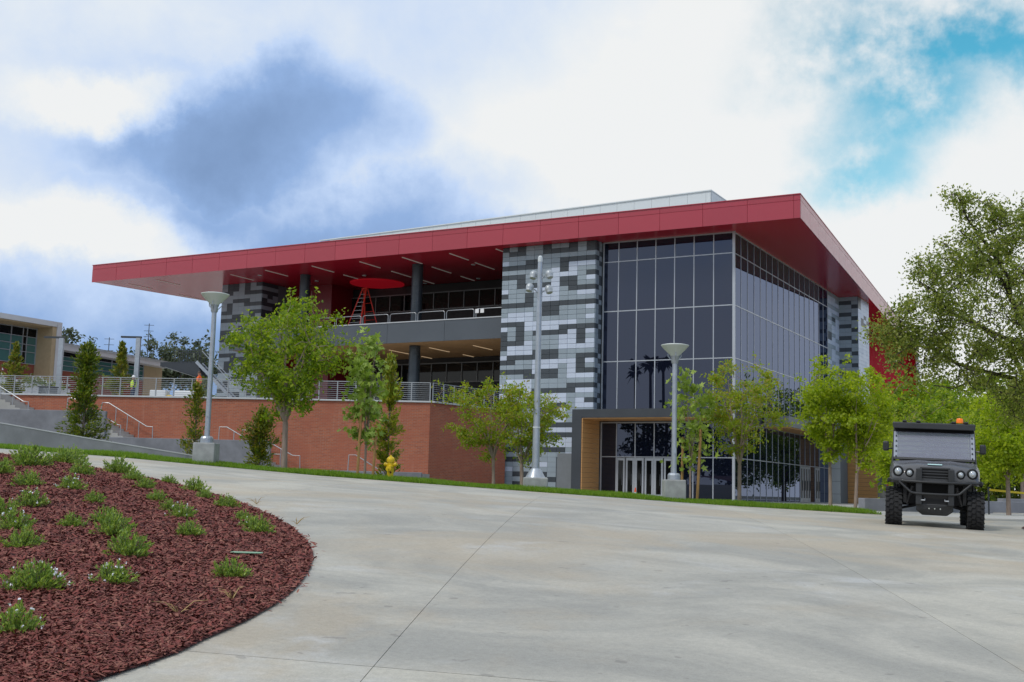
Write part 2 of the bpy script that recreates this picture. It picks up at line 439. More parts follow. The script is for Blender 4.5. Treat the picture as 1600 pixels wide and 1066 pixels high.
def blades(n, u0, u1, v0, v1, h0, h1):
    u = rng.uniform(u0, u1, n); v = v0 + (v1 - v0) * rng.uniform(0, 1, n) ** 1.4
    ok = u < 9.55; u = u[ok]; v = v[ok]; n = len(u)
    v = np.maximum(v, 30.12 + .035 * np.sin(u * 9) + .03 * np.sin(u * 23 + 1))
    z = np.array([hz(a, c) for a, c in zip(u, v)]) + .002 + .062 * np.clip((v - 30.12) / .6, 0, 1)
    x = RH.x * u + FH.x * v; y = RH.y * u + FH.y * v
    a = rng.uniform(0, 6.28, n); h = rng.uniform(h0, h1, n) * (0.8 + .25 * np.sin(u * 1.7) * np.sin(u * .63 + 2)); w = rng.uniform(.006, .013, n); ln = rng.normal(0, .03, (n, 2))
    P = np.empty((n, 3, 3))
    P[:, 0] = np.stack([x - np.cos(a) * w, y - np.sin(a) * w, z], 1); P[:, 1] = np.stack([x + np.cos(a) * w, y + np.sin(a) * w, z], 1); P[:, 2] = np.stack([x + ln[:, 0], y + ln[:, 1], z + h], 1)
    return P.reshape(-1, 3)
P = blades(70000, -18, 9.6, 30.1, 34.0, .07, .14)
me = bpy.data.meshes.new('grass'); n = len(P) // 3
me.vertices.add(n * 3); me.vertices.foreach_set('co', P.ravel()); me.loops.add(n * 3); me.loops.foreach_set('vertex_index', np.arange(n * 3)); me.polygons.add(n); me.polygons.foreach_set('loop_start', np.arange(0, n * 3, 3)); me.update(); me.materials.append(GRASSM)
obj('grass', me, None, label='mown green grass edging the driveway', cat='grass', kind='stuff')

# mulch bed -----------------------------------------------------------------
def bed_edge(v): return float(np.interp(v, BV, BU))
def mulch_z(u, v):
    d = bed_edge(v) - u
    t = max(0.0, min(1.0, d / 1.6))
    return hz(u, v) + .012 + .10 * t * (2 - t) + .018 * math.sin(u * 3.1 + v * 1.3) * t + .014 * math.sin(v * 4.3 - u * 1.9) * t
mb = MB(); cols = 46; rows = [4 + .3 * i for i in range(73)]
for v in rows:
    ur = bed_edge(v)
    for i in range(cols):
        u = ur - (ur + 17.5) * (i / (cols - 1)) ** 1.7
        x, y = W(u, v); mb.v.append((x, y, mulch_z(u, v)))
for j in range(len(rows) - 1):
    for i in range(cols - 1): mb.f.append((j * cols + i, j * cols + i + 1, (j + 1) * cols + i + 1, (j + 1) * cols + i))
add('mulch_bed', mb, MULCH, None, smooth=True, label='planting bed of dark red mulch curving into the driveway', kind='structure')
def chips(n):
    # density follows distance: more, finer chips near the viewer
    v = 5.2 + 17.5 * rng.uniform(0, 1, n) ** 1.75
    ue = np.interp(v, BV, BU); ul = -.53 * v - .6
    u = ue - (ue - ul) * rng.uniform(0, 1, n)
    sp = rng.uniform(0, 1, n) < .0005; u = np.where(sp, ue + rng.exponential(.025, n), u)
    ok = (u < ue - .01) | sp; u, v = u[ok], v[ok]; n = len(u)
    z = np.array([mulch_z(a, c) for a, c in zip(u, v)])
    c = np.stack([RH.x * u + FH.x * v, RH.y * u + FH.y * v, z + rng.uniform(.0, .02, n)], 1)
    a = rng.uniform(0, 6.283, n); L = rng.uniform(.010, .034, n) * (1 + .025 * v); wd = rng.uniform(.0025, .0065, n) * (1 + .05 * v); tilt = rng.normal(0, .33, n)
    d = np.stack([np.cos(a) * np.cos(tilt), np.sin(a) * np.cos(tilt), np.sin(tilt)], 1) * L[:, None]
    s = np.stack([-np.sin(a), np.cos(a), rng.normal(0, .4, n)], 1) * wd[:, None]
    up = np.zeros((n, 3)); up[:, 2] = wd * .7
    Q = np.stack([c - d - s, c + d - s * .6, c + d * .9 + s * .7, c - d * .9 + s, c + up], 1)
    return Q.reshape(-1, 3), n
Q, n = chips(130000)
F = (np.arange(n)[:, None, None] * 5 + np.array([[0, 1, 4], [1, 2, 4], [2, 3, 4], [3, 0, 4]])[None]).reshape(-1)
me = bpy.data.meshes.new('mulch_chips'); nt_ = n * 4
me.vertices.add(n * 5); me.vertices.foreach_set('co', Q.ravel()); me.loops.add(nt_ * 3); me.loops.foreach_set('vertex_index', F); me.polygons.add(nt_); me.polygons.foreach_set('loop_start', np.arange(0, nt_ * 3, 3)); me.update(); me.materials.append(CHIP)
obj('mulch_chips', me, None, label='loose shredded red bark mulch covering the bed', cat='mulch', kind='stuff')

# ================================================================== the red-roofed building
ZS, ZT, YF = 17.52, 18.90, 65.2
bld = empty('event_building', (-40, 72, 1.2), label='large modern building with overhanging red roof, patterned grey panels and dark glass', cat='building')
random.seed(11)
# --- unit pieces that share mesh data
def unit_panel(m, name):
    c = .015; mb = MB()
    mb.v = [(0, 0, 0), (1, 0, 0), (1, 0, 1), (0, 0, 1), (c * .5, -1, c), (1 - c * .5, -1, c), (1 - c * .5, -1, 1 - c), (c * .5, -1, 1 - c)]
    mb.f = [(0, 1, 2, 3), (4, 7, 6, 5), (0, 4, 5, 1), (1, 5, 6, 2), (2, 6, 7, 3), (3, 7, 4, 0)]
    return meshof(mb, name, m)
UP_ = {'L': unit_panel(PAN_L, 'panel_light'), 'M': unit_panel(PAN_M, 'panel_mid'), 'D': unit_panel(PAN_D, 'panel_dark')}
def piece(name, me, parent, loc, sc, face='f', tilt=0.0):
    o = obj(name, me, parent, loc=loc)
    if face == 'r': o.rotation_euler = (0, tilt, math.pi / 2)
    else: o.rotation_euler = (tilt, 0, 0)
    o.scale = sc
    return o
PAT = """DMDMMDMMDMD MDDMMDDDDMD MMMMMMMMMMM LMMDDMMDDDD DDDDDMMDLLL MMMMMMLDLMM DDDMMMLLLMD MMDMMMLDDML MMDDDDLDDMM LMMMLLLMDDD DMMDMLLMMLL MMMDMLLMMMM
DDDDMDDDDDD MMMMMDDMMML MLLLMDDMMMM LLLLMMMMMML DDDLLLLLLMM LMDLLLLDDDD DMDMDDDDLDL DMDMMMMLLDM DDDLMMMLLDL DLLLMMMLLLL MLLLDDDMMMM LDDDDDDMMDD
DDMMLLLLLDL MMMMLLLMLDM DDDDLDDMLDD MMMDDDDMLLL MLLLMMMMMMM LLLLMMMMDDD DMLLDDDDDLL LLLLDLLLMMM MMLLLLLLMLD LLMDDLDDMLL DDDMMDDLMMM LLMMMMMLMMM
MMLLMMLLMML DDDDMMDDDDD MMMMDMLLLMM DDMMDDDDDMM LLMMLLMLLML MMDDMMLLLML DDDMMDDDMMM MMMDDMMMLLL DDDDDMMDDDD MMMMMLMMMDD LLMMDMMLLMM MMDDDDMMMMM DMMDMMDDDDD MMDDDMMMMLL DDMMMMMDDMM MMDDMMDDDDD""".split()
TX0, TX1, TY = -38.0, -31.2, 66.3
tower = add('panel_tower', MB().box(TX0 + .02, TX1 - .02, TY + .02, 76.0, .6, ZS - .004), PANBACK, bld)
colx = [TX0 + .5] + [TX0 + .5 + (TX1 - TX0 - .5) * i / 10 for i in range(1, 11)]
colx = [TX0] + colx
PITCH = (ZS - 1.2) / 52
rest = {'L': MB(), 'M': MB(), 'D': MB()}
def put(name, key, x0, x1, z0, z1, y, single, parent, face='f'):
    g = .006
    if single:
        if face == 'f': piece(name, UP_[key], parent, (x0 + g, y, z0 + g), (x1 - x0 - 2 * g, .035, z1 - z0 - 2 * g), 'f', random.gauss(0, .004))
        else: piece(name, UP_[key], parent, (y, x0 + g, z0 + g), (x1 - x0 - 2 * g, .035, z1 - z0 - 2 * g), 'r')
    else:
        if face == 'f': rest[key].box(x0 + g, x1 - g, y - .035, y, z0 + g, z1 - g)
        else: rest[key].box(y, y + .035, x0 + g, x1 - g, z0 + g, z1 - g)
for r in range(52):
    z1 = ZS - .004 - r * PITCH; z0 = z1 - PITCH
    for c in range(11):
        if r > 43 and c > 6: continue
        put('cladding_panel', PAT[r][c], colx[c], colx[c + 1], z0, z1, TY, r < 27, tower)
    k = PAT[r][10]
    put('cladding_panel', 'D' if k == 'D' else 'M', TY, TY + .47, z0, z1, TX1, False, tower, 'r')
    put('cladding_panel', 'M' if k == 'D' or r % 5 == 0 else 'D', TY + .47, TY + .91, z0, z1, TX1, False, tower, 'r')
# left wing, two-tone maze pattern
wing = add('patterned_wing', MB().box(-66.5, -62.3, 70.3, 86, 5.5, ZS - .004), PANBACK, bld)
rw = random.Random(5); LP = [['M'] * 7 for _ in range(38)]
LPTXT = """MDDMDMD MDDMDMM DDMMDDD MMMMMMM MMDDDMM MDMMDDD MDMMMMM DDMMMDD MMDDMDM DDDDMMM MMMMMMM MMMDMMM DDMDMMM DMDMMMM DDDMMDD MMMMMMM MMDDMMM MMMMMMM DDDMMMM MMDDDDM""".split()
for r in range(36):
    z1 = ZS - .004 - r * PITCH; z0 = z1 - PITCH
    rowk = LPTXT[r % len(LPTXT)]
    for c in range(7): put('wing_panel', rowk[c], -66.5 + .6 * c, -66.5 + .6 * (c + 1), z0, z1, 70.3, False, wing)
    for c in range(3): put('wing_panel', 'D' if rowk[6] == 'D' or (r + c) % 4 == 0 else 'M', 70.3 + .63 * c, 70.3 + .63 * (c + 1), z0, z1, -62.3, False, wing, 'r')
# right-hand block and the band beside the side glazing
for r in range(52):
    z1 = ZS - .004 - r * PITCH; z0 = z1 - PITCH
    if z0 < 6.75: break
    for c in range(3): put('band_panel', 'D' if rw.random() < .14 else ('L' if rw.random() < .45 else 'M'), 89.72 + 1.19 * c, 89.72 + 1.19 * (c + 1), z0, z1, -22.41, False, wing, 'r')
    for c in range(3): put('block_panel', 'D' if (r % 3 == 1 and c < 2) or (r % 3 == 2 and c == 2) else 'M', -22.40 + .5 * c, -22.40 + .5 * (c + 1), z0, z1, 93.3, False, wing)
    for c in range(4): put('block_panel', 'D' if rw.random() < .12 else 'L', 93.3 + .95 * c, 93.3 + .95 * (c + 1), z0, z1, -20.9, False, wing, 'r')
mj = bpy.data.meshes.new('cladding_rest'); vv, ff, mi = [], [], []
for i, k in enumerate('LMD'):
    o = len(vv); vv += rest[k].v; ff += [tuple(j + o for j in f) for f in rest[k].f]; mi += [i] * len(rest[k].f)
mj.from_pydata(vv, [], ff)
for k in (PAN_L, PAN_M, PAN_D): mj.materials.append(k)
mj.polygons.foreach_set('material_index', mi); fixnorm(mj)
obj('cladding_field', mj, bld, kind='stuff')
# core, so nothing is hollow
core = MB()
core.box(-62.0, -22.62, 76.2, 97, .6, ZS - .02).box(-31.1, -22.60, 67.45, 76.1, .6, ZS - .02).box(-62, -24.6, 97, 134, .6, ZS - .02).box(-22.6, -20.95, 93.36, 97.1, .6, ZS - .02)
add('core_wall', core, INTER, bld)
# --- curtain walls
XS = [-31.05] + [-22.41 - 1.265 * k for k in range(6, -1, -1)]
ZR_UP = [6.67, 9.79, 13.0, 16.2, ZS]; ZR_LO = [1.22, 3.80, 5.98]
YS = [67.23 + 1.32 * k for k in range(18)]
gp = MB().box(0, 1, -.5, .5, 0, 1); GP = meshof(gp, 'pane', GLASS)
def curtain(name, lines, rows, face, plane, skip=()):
    fr = MB()
    lo, hi = lines[0], lines[-1]; mw = .03 if face == 'f' else .022
    def bx(a0, a1, z0, z1, out):
        if face == 'f': fr.box(a0, a1, plane - out, plane + .05, z0, z1)
        else: fr.box(plane - .05, plane + out, a0, a1, z0, z1)
    for i, a in enumerate(lines):
        w = mw if 0 < i < len(lines) - 1 else mw * 1.7
        bx(a - w, a + w, rows[0], rows[-1] - .003, .035)
    for z in rows[:-1]: bx(lo, hi, z - .03, z + .03, .031)
    bx(lo, hi, rows[-1] - .09, rows[-1] - .003, .031)
    f = add(name, fr, ALU, bld)
    for i in range(len(lines) - 1):
        for j in range(len(rows) - 1):
            if (i, j) in skip: continue
            a0, a1, z0, z1 = lines[i], lines[i + 1], rows[j], rows[j + 1]
            tl = random.gauss(0, .0016)
            if face == 'f':
                o = obj('pane', GP, f, loc=(a0, plane, z0)); o.rotation_euler = (tl, 0, random.gauss(0, .0016)); o.scale = (a1 - a0, .02, z1 - z0)
            else:
                o = obj('pane', GP, f, loc=(plane, a0, z0)); o.rotation_euler = (0, tl, math.pi / 2 + random.gauss(0, .0016)); o.scale = (a1 - a0, .02, z1 - z0)
    return f
curtain('front_glazing', XS, ZR_UP, 'f', 67.23)
curtain('side_glazing', YS, ZR_UP, 'r', -22.41)
curtain('entry_glazing', XS, ZR_LO, 'f', 67.25, skip={(1, 0), (2, 0), (3, 0)})
curtain('side_entry_glazing', YS, ZR_LO, 'r', -22.43, skip={(11, 0), (12, 0), (14, 0)})
add('spandrel_band', MB().box(-31.05, -22.44, 67.26, 67.4, 6.02, 6.63).box(-22.58, -22.46, 67.42, 89.67, 6.02, 6.63), DARKM, bld)
add('corner_post', MB().box(-22.45, -22.30, 67.10, 67.22, 1.2, ZS - .003), ALU, bld)
# doors
def door(a0, a1, face, plane):
    fr = MB(); zt = 3.74
    def bx(m, a, c, z0, z1, o0, o1):
        if face == 'f': m.box(a, c, plane - o1, plane - o0, z0, z1)
        else: m.box(plane + o0, plane + o1, a, c, z0, z1)
    bx(fr, a0 + .035, a0 + .15, 1.25, zt, -.03, .05); bx(fr, a1 - .15, a1 - .035, 1.25, zt, -.03, .05)
    bx(fr, a0 + .15, a1 - .15, 3.58, zt, -.03, .047); bx(fr, a0 + .15, a1 - .15, 1.25, 1.52, -.03, .047)
    d = add('door', fr, ALU, bld)
    gl = MB(); bx(gl, a0 + .15, a1 - .15, 1.52, 3.58, -.01, .01); add('door_pane', gl, GLASS2, d)
    hd = MB(); bx(hd, a1 - .22, a1 - .18, 2.05, 2.75, .06, .10); add('door_handle', hd, DARKM, d)
for i in (1, 2, 3):
    mid = (XS[i] + XS[i + 1]) / 2
    door(XS[i], mid, 'f', 67.25); door(mid, XS[i + 1], 'f', 67.25)
for i in (11, 12, 14):
    mid = (YS[i] + YS[i + 1]) / 2
    door(YS[i], mid, 'r', -22.43); door(mid, YS[i + 1], 'r', -22.43)
# entry portal: dark metal frame lined with wood planks
por = add('entry_portal', MB().box(-31.85, -31.21, 64.65, 66.26, .9, 6.6).box(-31.21, -23.4, 64.65, 67.12, 6.08, 6.6), DARKM, bld)
for i in range(17):
    z0 = .95 + i * .302
    piece('wood_plank', None or meshof(MB().box(0, .06, 0, 2.46, 0, .29), 'wood_plank', WOOD) if i == 0 else PLK, por, (-31.20 + random.uniform(0, .004), 64.68, z0), (1, 1, 1))
    if i == 0: PLK = por.children[0].data
add('wood_soffit', MB().box(-31.13, -23.45, 64.7, 67.1, 6.02, 6.075), WOOD, por)
add('service_door', MB().box(-33.6, -32.55, 66.19, 66.262, 1.2, 3.95), mat('grey_steel_door', (.20, .22, .235), .5, var=.1), bld)
# side canopy with timber underside
can = add('side_canopy', MB().box(-22.35, -20.75, 73.1, 89.6, 6.0, 6.66), mat('canopy_grey_metal', (.23, .24, .26), .45, var=.12), bld)
add('canopy_soffit', MB().box(-22.3, -20.8, 73.15, 89.55, 5.93, 5.995), WOOD, can)
# timber clad lower block, white panel wall
wb = add('timber_block', MB().box(-21.66, -19.42, 92.62, 96, .9, 6.6), DARKM, bld)
PL2 = meshof(MB().box(0, 2.28, 0, .06, 0, .30), 'wood_plank', WOOD)
for i in range(18): piece('wood_plank', PL2, wb, (-21.68, 92.55, .95 + i * .314), (1, 1, 1))
ww = add('white_panel_wall', MB().box(-22.38, -21.62, 90.06, 92.4, .9, 5.9), PANBACK, bld)
PL3 = meshof(MB().box(0, .76, 0, .05, 0, .93), 'white_panel', WHITEP)
for i in range(5): piece('white_panel', PL3, ww, (-22.38, 90.0, .95 + i * .95), (1, 1, 1))
# --- roof
roof = add('roof', MB().prism([(-75.9, YF), (-17.8, YF), (-23.6, 134.7), (-60, 134.7), (-72.0, 86)], ZS, ZT - .03), SOFFIT, bld)
add('roof_membrane', MB().prism([(-75.6, YF + .3), (-18.1, YF + .3), (-23.85, 134.4), (-60, 134.4), (-71.7, 86)], ZT - .026, ZT - .01), mat('grey_roof_membrane', (.45, .46, .46), .8, var=.15), roof)
# fascia panels along the front
xs = [-17.76, -18.15] + [-18.15 - 2.75 * k for k in range(1, 22)]
xs = [x for x in xs if x > -75.9] + [-75.93]
FP = meshof(MB().box(0, 1, -1, 0, 0, 1), 'fascia_panel', RED)
for a, c in zip(xs[1:], xs[:-1]):
    piece('fascia_panel', FP, roof, (a + .011, YF, ZS - .03), (c - a - .022, .04, 1.04), 'f', random.gauss(0, .006))
    piece('fascia_panel', FP, roof, (a + .011, YF, ZS + 1.032), (c - a - .022, .04, .33), 'f', random.gauss(0, .006))
d = Vector((-23.6 + 17.8, 134.7 - YF, 0)); Ls = d.length; d.normalize(); nn = Vector((d.y, -d.x, 0)); az = math.atan2(d.y, d.x)
k = 0.0
while k < Ls - .1:
    e = min(Ls, k + (.35 if k == 0 else 2.75)); p0 = Vector((-17.8, YF, 0)) + d * (k + .011)
    for z0, hh in ((ZS - .03, 1.04), (ZS + 1.032, .33)):
        o = obj('fascia_panel', FP, roof, loc=(p0.x, p0.y, z0)); o.rotation_euler = (0, 0, az); o.scale = (e - k - .022, .04, hh)
    k = e
add('roof_edge_trim', MB().bar((-75.95, YF - .04, ZT + .0), (-17.74, YF - .04, ZT + .0), .10, .05).bar((-17.78, YF, ZT + .001), (-23.58, 134.6, ZT + .001), .10, .048), RED, roof)
SL = meshof(MB().box(-.045, .045, 0, 1, -.03, .0), 'soffit_light', STRIP); SLW = meshof(MB().box(-.045, .045, 0, 1, -.03, 0), 'soffit_light_warm', STRIPW)
for x, y0, y1 in ((-49.86, 66.38, 68.9), (-46.05, 66.2, 68.7), (-42.22, 66.3, 68.8), (-42.27, 69.8, 72.5), (-46.05, 70.0, 72.6), (-49.84, 70.3, 72.9), (-38.5, 66.2, 68), (-49.75, 74.0, 76.0), (-62.45, 66.8, 69.4), (-58.65, 66.4, 69), (-73.6, 66.9, 69.5), (-69.9, 66.4, 69), (-73.57, 72.4, 75), (-69.9, 72.2, 74.8), (-54.2, 66.4, 69.0), (-54.2, 70.2, 72.0), (-46.05, 74, 76)):
    o = obj('soffit_light', SL, roof, loc=(x, y0, ZS - .003)); o.scale = (1, y1 - y0, 1)
for x, y in ((-52.86, 71.03), (-42.78, 70.37), (-50.34, 75.6), (-45.3, 75.3), (-57.9, 71.6), (-60.5, 67.9)):
    add('downlight', MB().lathe([(.16, 0), (.15, -.04)], (x, y, ZS - .004), 14), WHITEP, roof)
add('red_ceiling_disc', MB().lathe([(2.15, 0), (2.15, -.05), (2.1, -.055)], (-54.0, 74.3, ZS - .004), 48), DISCRED, roof)
# far red return wall under the roof end
add('red_end_wall', MB().box(-27.4, -23.7, 133.6, 134.5, 1.0, ZS - .01), REDFLAT, bld)
add('lit_wall_edge', MB().box(-23.68, -23.5, 133.5, 134.66, 1.0, ZS - .02), WHITEP, bld)  # end face of the red wall, bright light on it put in as white
sw = MB()
for i in range(2): sw.box(-24.58, -24.5, 99 + i * 3.8, 101.2 + i * 3.8, 1.2, ZS - .05)
add('side_pier', sw, PAN_M, bld)
add('red_long_wall', MB().box(-24.59, -24.53, 107.5, 133.5, 1.0, ZS - .02), REDFLAT, bld)
# rooftop penthouse
PA, PBp = Vector((-26.36, 74.25, 0)), Vector((-62.1, 77.0, 0)); dd = (PBp - PA); Lp = dd.length; dd.normalize(); azp = math.atan2(-dd.y, -dd.x)
pent = add('penthouse', MB().prism([(-26.4, 74.32), (-26.4, 92), (-62, 94), (-62.1, 77.07)], ZT - .05, 22.12), PANBACK, bld)
PP = meshof(MB().box(0, 1, -1, 0, 0, 1), 'penthouse_panel', WHITEP)
for i in range(27):
    a = .36 + (i - 1) * 1.375 if i else 0; c = .36 + i * 1.375
    if c > Lp: break
    p0 = PA + dd * (c - .008)
    for z0, hh in ((ZT - .02, 1.62), (ZT + 1.615, 1.62)):
        o = obj('penthouse_panel', PP, pent, loc=(p0.x, p0.y, z0)); o.rotation_euler = (0, 0, azp); o.scale = (c - a - .016, .04, hh)
for i in range(8):
    for z0, hh in ((ZT - .02, 1.62), (ZT + 1.615, 1.62)):
        o = obj('penthouse_panel', PP, pent, loc=(-26.38, 74.3 + 1.6 * i, z0)); o.rotation_euler = (0, 0, math.pi / 2); o.scale = (1.584, .04, hh)
add('penthouse_coping', MB().bar(PA + Vector((.06, -.06, 22.17)), PBp + Vector((0, -.06, 22.17)), .14, .07).box(-26.44, -26.3, 74.35, 87, 22.14, 22.2), WHITEP, pent)
# --- balcony
bal = add('balcony', MB().box(-62.28, -38.02, 66.95, 76.15, 11.62, 13.0), TAN, bld)
bx_ = [-38.02, -42.81, -47.58, -52.3, -57.1, -62.28]
for a, c in zip(bx_[1:], bx_[:-1]): add('balcony_fascia_panel', MB().box(a + .01, c - .01, 66.88, 66.948, 11.58, 12.99), SLABGREY, bal)
add('balcony_cap', MB().box(-62.27, -38.03, 66.84, 67.2, 13.0, 13.07), mat('pale_stone_cap', (.52, .54, .56), .6, var=.1), bal)
add('balcony_deck', MB().box(-62.2, -38.05, 67.21, 76.1, 13.0, 13.03), CONC_W, bal)
for x, y0, y1 in ((-53.65, 70.0, 72.6), (-49.85, 70.4, 73.0), (-46.1, 70.1, 72.8), (-42.33, 69.97, 72.6), (-53.45, 75.2, 76.1), (-49.8, 74.7, 76.1), (-46.0, 74.6, 76.1), (-57.4, 70.2, 72.8)):
    o = obj('soffit_light', SLW, bal, loc=(x, y0, 11.617)); o.scale = (1, y1 - y0, 1)
for x, y in ((-46.55, 68.9), (-57.07, 69.2)):
    add('column', MB().lathe([(.40, 13.04), (.40, ZS - .01)], (x, y, 0), 28), COLUMN, bld, smooth=True)
    add('column', MB().lathe([(.41, 6.6), (.41, 11.6)], (x, y, 0), 28), COLUMN, bld, smooth=True)
def uloop(x0, x1, y, z0, z1, r=.035, q=.16):
    pts = [(x0, y, z0), (x0, y, z1 - q)]
    for i in range(1, 5): t = i / 4 * math.pi / 2; pts.append((x0 + q - q * math.cos(t), y, z1 - q + q * math.sin(t)))
    for i in range(0, 5): t = i / 4 * math.pi / 2; pts.append((x1 - q + q * math.sin(t), y, z1 - q + q * math.cos(t)))
    pts.append((x1, y, z0)); return MB().tube(pts, r, 8)
x = -38.2
while x > -61.5:
    add('railing_loop', uloop(x - 2.2, x, 67.02, 13.05, 13.68, .026), STEEL, bal, smooth=True); x -= 2.36
for x in (-39.9, -40.3): add('paper_notice', MB().box(x - .14, x + .14, 66.965, 66.972, 13.38, 13.66), mat('white_paper', (.8, .8, .8), .8), bal)
# back walls behind the balcony
def strip_windows(name, xa, xb, z0, z1, step=1.39, y=76.0):
    fr = MB(); n = int((xb - xa) / step); xs_ = [xb - i * step for i in range(n + 1)]
    for q in xs_: fr.box(q - .035, q + .035, y - .08, y + .1, z0, z1)
    fr.box(xs_[-1], xs_[0], y - .075, y + .1, z1 - .06, z1 + .03).box(xs_[-1], xs_[0], y - .075, y + .1, z0 - .04, z0 + .03)
    f = add(name, fr, MULL, bld)
    gm = meshof(MB().box(0, 1, -.5, .5, 0, 1), 'pane', GLASS2)
    for q in xs_[1:]:
        o = obj('pane', gm, f, loc=(q, y, z0)); o.scale = (step, .02, z1 - z0)
strip_windows('upper_window_band', -58.5, -42.75, 15.45, 16.8)
strip_windows('lower_window_band', -58.5, -42.75, 9.7, 11.2)
add('red_side_wall', MB().box(-62.28, -57.7, 73.3, 76.12, 6.0, ZS - .008), mat('deep_red_recess_panel', (.24, .010, .022), .3), bld)
pm_ = MB().box(-57.6, -38.1, 75.85, 76.1, 13.06, 15.4); add('parapet_wall', pm_, mat('charcoal_render', (.045, .043, .045), .7, var=.1), bld)
add('lower_spandrel', MB().box(-57.6, -38.1, 75.85, 76.1, 6.7, 9.65), mat('charcoal_render2', (.03, .032, .034), .7, var=.1), bld)

# ================================================================== terrace, brick wall, stairs
Cc = Vector((-38.4, 58.7, 0)); wv = Vector((-.9134, -.4068, 0)); nv_ = Vector((.4068, -.9134, 0)); AZW = math.atan2(-wv.y, -wv.x)
def Pw(s, off, z): p = Cc + wv * s + nv_ * off; return Vector((p.x, p.y, z))
tp = [Pw(70, -.3, 0), Pw(.3, -.3, 0), Vector((-37.6, 66.2, 0)), Vector((-38.1, 66.25, 0)), Vector((-38.1, 75.8, 0)), Vector((-62.2, 75.8, 0)), Vector((-62.2, 140, 0)), Vector((-200, 140, 0)), Vector((-200, 0, 0))]
add('terrace', MB().prism([(p.x, p.y) for p in tp], .3, 6.66), CONC_P, None, label='raised paved terrace behind the brick wall', kind='structure')
bw = empty('brick_wall', Pw(10, 0, 1.2), label='long red brick retaining wall with pale cap below the terrace railing', cat='wall')
o = add('wall_face', MB().box(-60, 0, 0, .28, .3, 6.64), BRICK, bw, loc=tuple(Cc), rz=AZW)
rd = Vector((-37.25, 65.95, 0)) - Cc; azr = math.atan2(rd.y, rd.x)
o2 = add('wall_return', MB().box(0.02, rd.length, 0, .28, .3, 6.638), BRICK, bw, loc=tuple(Cc), rz=azr)
add('wall_cap', MB().bar(Pw(60, -.12, 6.70), Pw(-.05, -.12, 6.70), .44, .10).bar(Vector((-38.38, 58.85, 6.701)), Vector((-37.3, 65.9, 6.701)), .4, .098), mat('pale_wall_cap', (.55, .57, .58), .6, var=.1), bw)
def guard(name, pts, label, step, first=0.0):
    g = empty(name, pts[0], label=label, cat='railing', group='terrace guard railings')
    post = MB(); 
    for a, c in zip(pts[:-1], pts[1:]):
        a, c = Vector(a), Vector(c); L = (c - a).length; n = max(1, round(L / step)); dirn = (c - a).normalized()
        pm = None
        for i in range(n + 1):
            p = a + (c - a) * i / n
            add('post', MB().obox(p + Vector((0, 0, .55)), dirn * .03, dirn.cross(Vector((0, 0, 1))) * .03, Vector((0, 0, .55))), STEEL, g)
        for k in range(9):
            add('rail', MB().bar(a + Vector((0, 0, .12 + k * .122)), c + Vector((0, 0, .12 + k * .122)), .024 if k < 8 else .05, .022 if k < 8 else .045), STEEL, g)
guard('guard_railing', [Pw(33, -.12, 6.75), Pw(.05, -.12, 6.75)], 'long horizontal-bar steel railing along the brick wall', 1.13)
guard('guard_railing', [Pw(-.1, -.25, 6.75), Vector((-37.35, 65.7, 6.75))], 'short steel railing turning back to the patterned tower', .95)

st = empty('stairway', Pw(14, 1.2, 1.2), label='concrete stair in three flights descending along the brick wall', cat='stairs')
def flight(s0, s1, z0, z1, n):
    for i in range(n):
        a = s0 + (s1 - s0) * i / n; c = s0 + (s1 - s0) * (i + 1) / n; zt = z0 + (z1 - z0) * (i + 1) / n
        q = [Pw(a, 2.35, .5), Pw(c, 2.35, .5), Pw(c, .02, .5), Pw(a, .02, .5)]
        add('step', MB().prism([(p.x, p.y) for p in q], zt - .9, zt), CONC_P, st, norm=True)
def landing(s0, s1, z):
    q = [Pw(s0, 2.35, 0), Pw(s1, 2.35, 0), Pw(s1, .02, 0), Pw(s0, .02, 0)]
    add('landing', MB().prism([(p.x, p.y) for p in q], .4, z), CONC_P, st)
flight(26.3, 24.1, 6.66, 5.55, 7); landing(24.1, 20.5, 5.52); flight(20.5, 17.6, 5.52, 4.0, 9); landing(17.6, 11.6, 3.98); flight(11.6, 8.3, 3.98, 2.4, 10); landing(8.3, -.1, 2.38); landing(34, 26.3, 6.6)
def cheek(s0, s1, zt, label):
    q = [Pw(s0, 2.6, 0), Pw(s1, 2.6, 0), Pw(s1, 2.36, 0), Pw(s0, 2.36, 0)]
    add('cheek_wall', MB().prism([(p.x, p.y) for p in q], .3, zt), CONC_W, None, bev=.02, label=label, cat='wall', group='concrete stair walls')
cheek(40, 18.95, 5.6, 'tallest grey concrete stair wall at the left edge')
cheek(18.94, 8.9, 4.07, 'middle grey concrete stair wall behind the lamp post')
cheek(8.89, -.05, 2.44, 'low grey concrete stair wall behind the yellow hydrant')
def handrail(off, pts, posts, label):
    g = empty('handrail', Pw(pts[0][0], off, 2), label=label, cat='handrail', group='stair handrails')
    P_ = [Pw(s, off, z) for s, z in pts]
    add('rail', MB().tube(P_, .03, 7), STEEL, g, smooth=True)
    for s, z0, z1 in posts: add('post', MB().tube([Pw(s, off, z0), Pw(s, off, z1)], .026, 7), STEEL, g, smooth=True)
handrail(2.3, [(27.6, 8.0), (24.25, 6.10), (23.93, 6.08), (23.9, 5.5)], [(24.9, 5.6, 6.47), (25.7, 6.0, 6.9)], 'steel handrail at the left edge above the tall concrete wall')
handrail(2.3, [(21.5, 5.52), (21.48, 6.34), (21.15, 6.36), (18.3, 4.82), (18.12, 4.81), (18.1, 4.0)], [(19.8, 4.9, 5.64)], 'near handrail of the upper flight, half hidden by the bushy shrub')
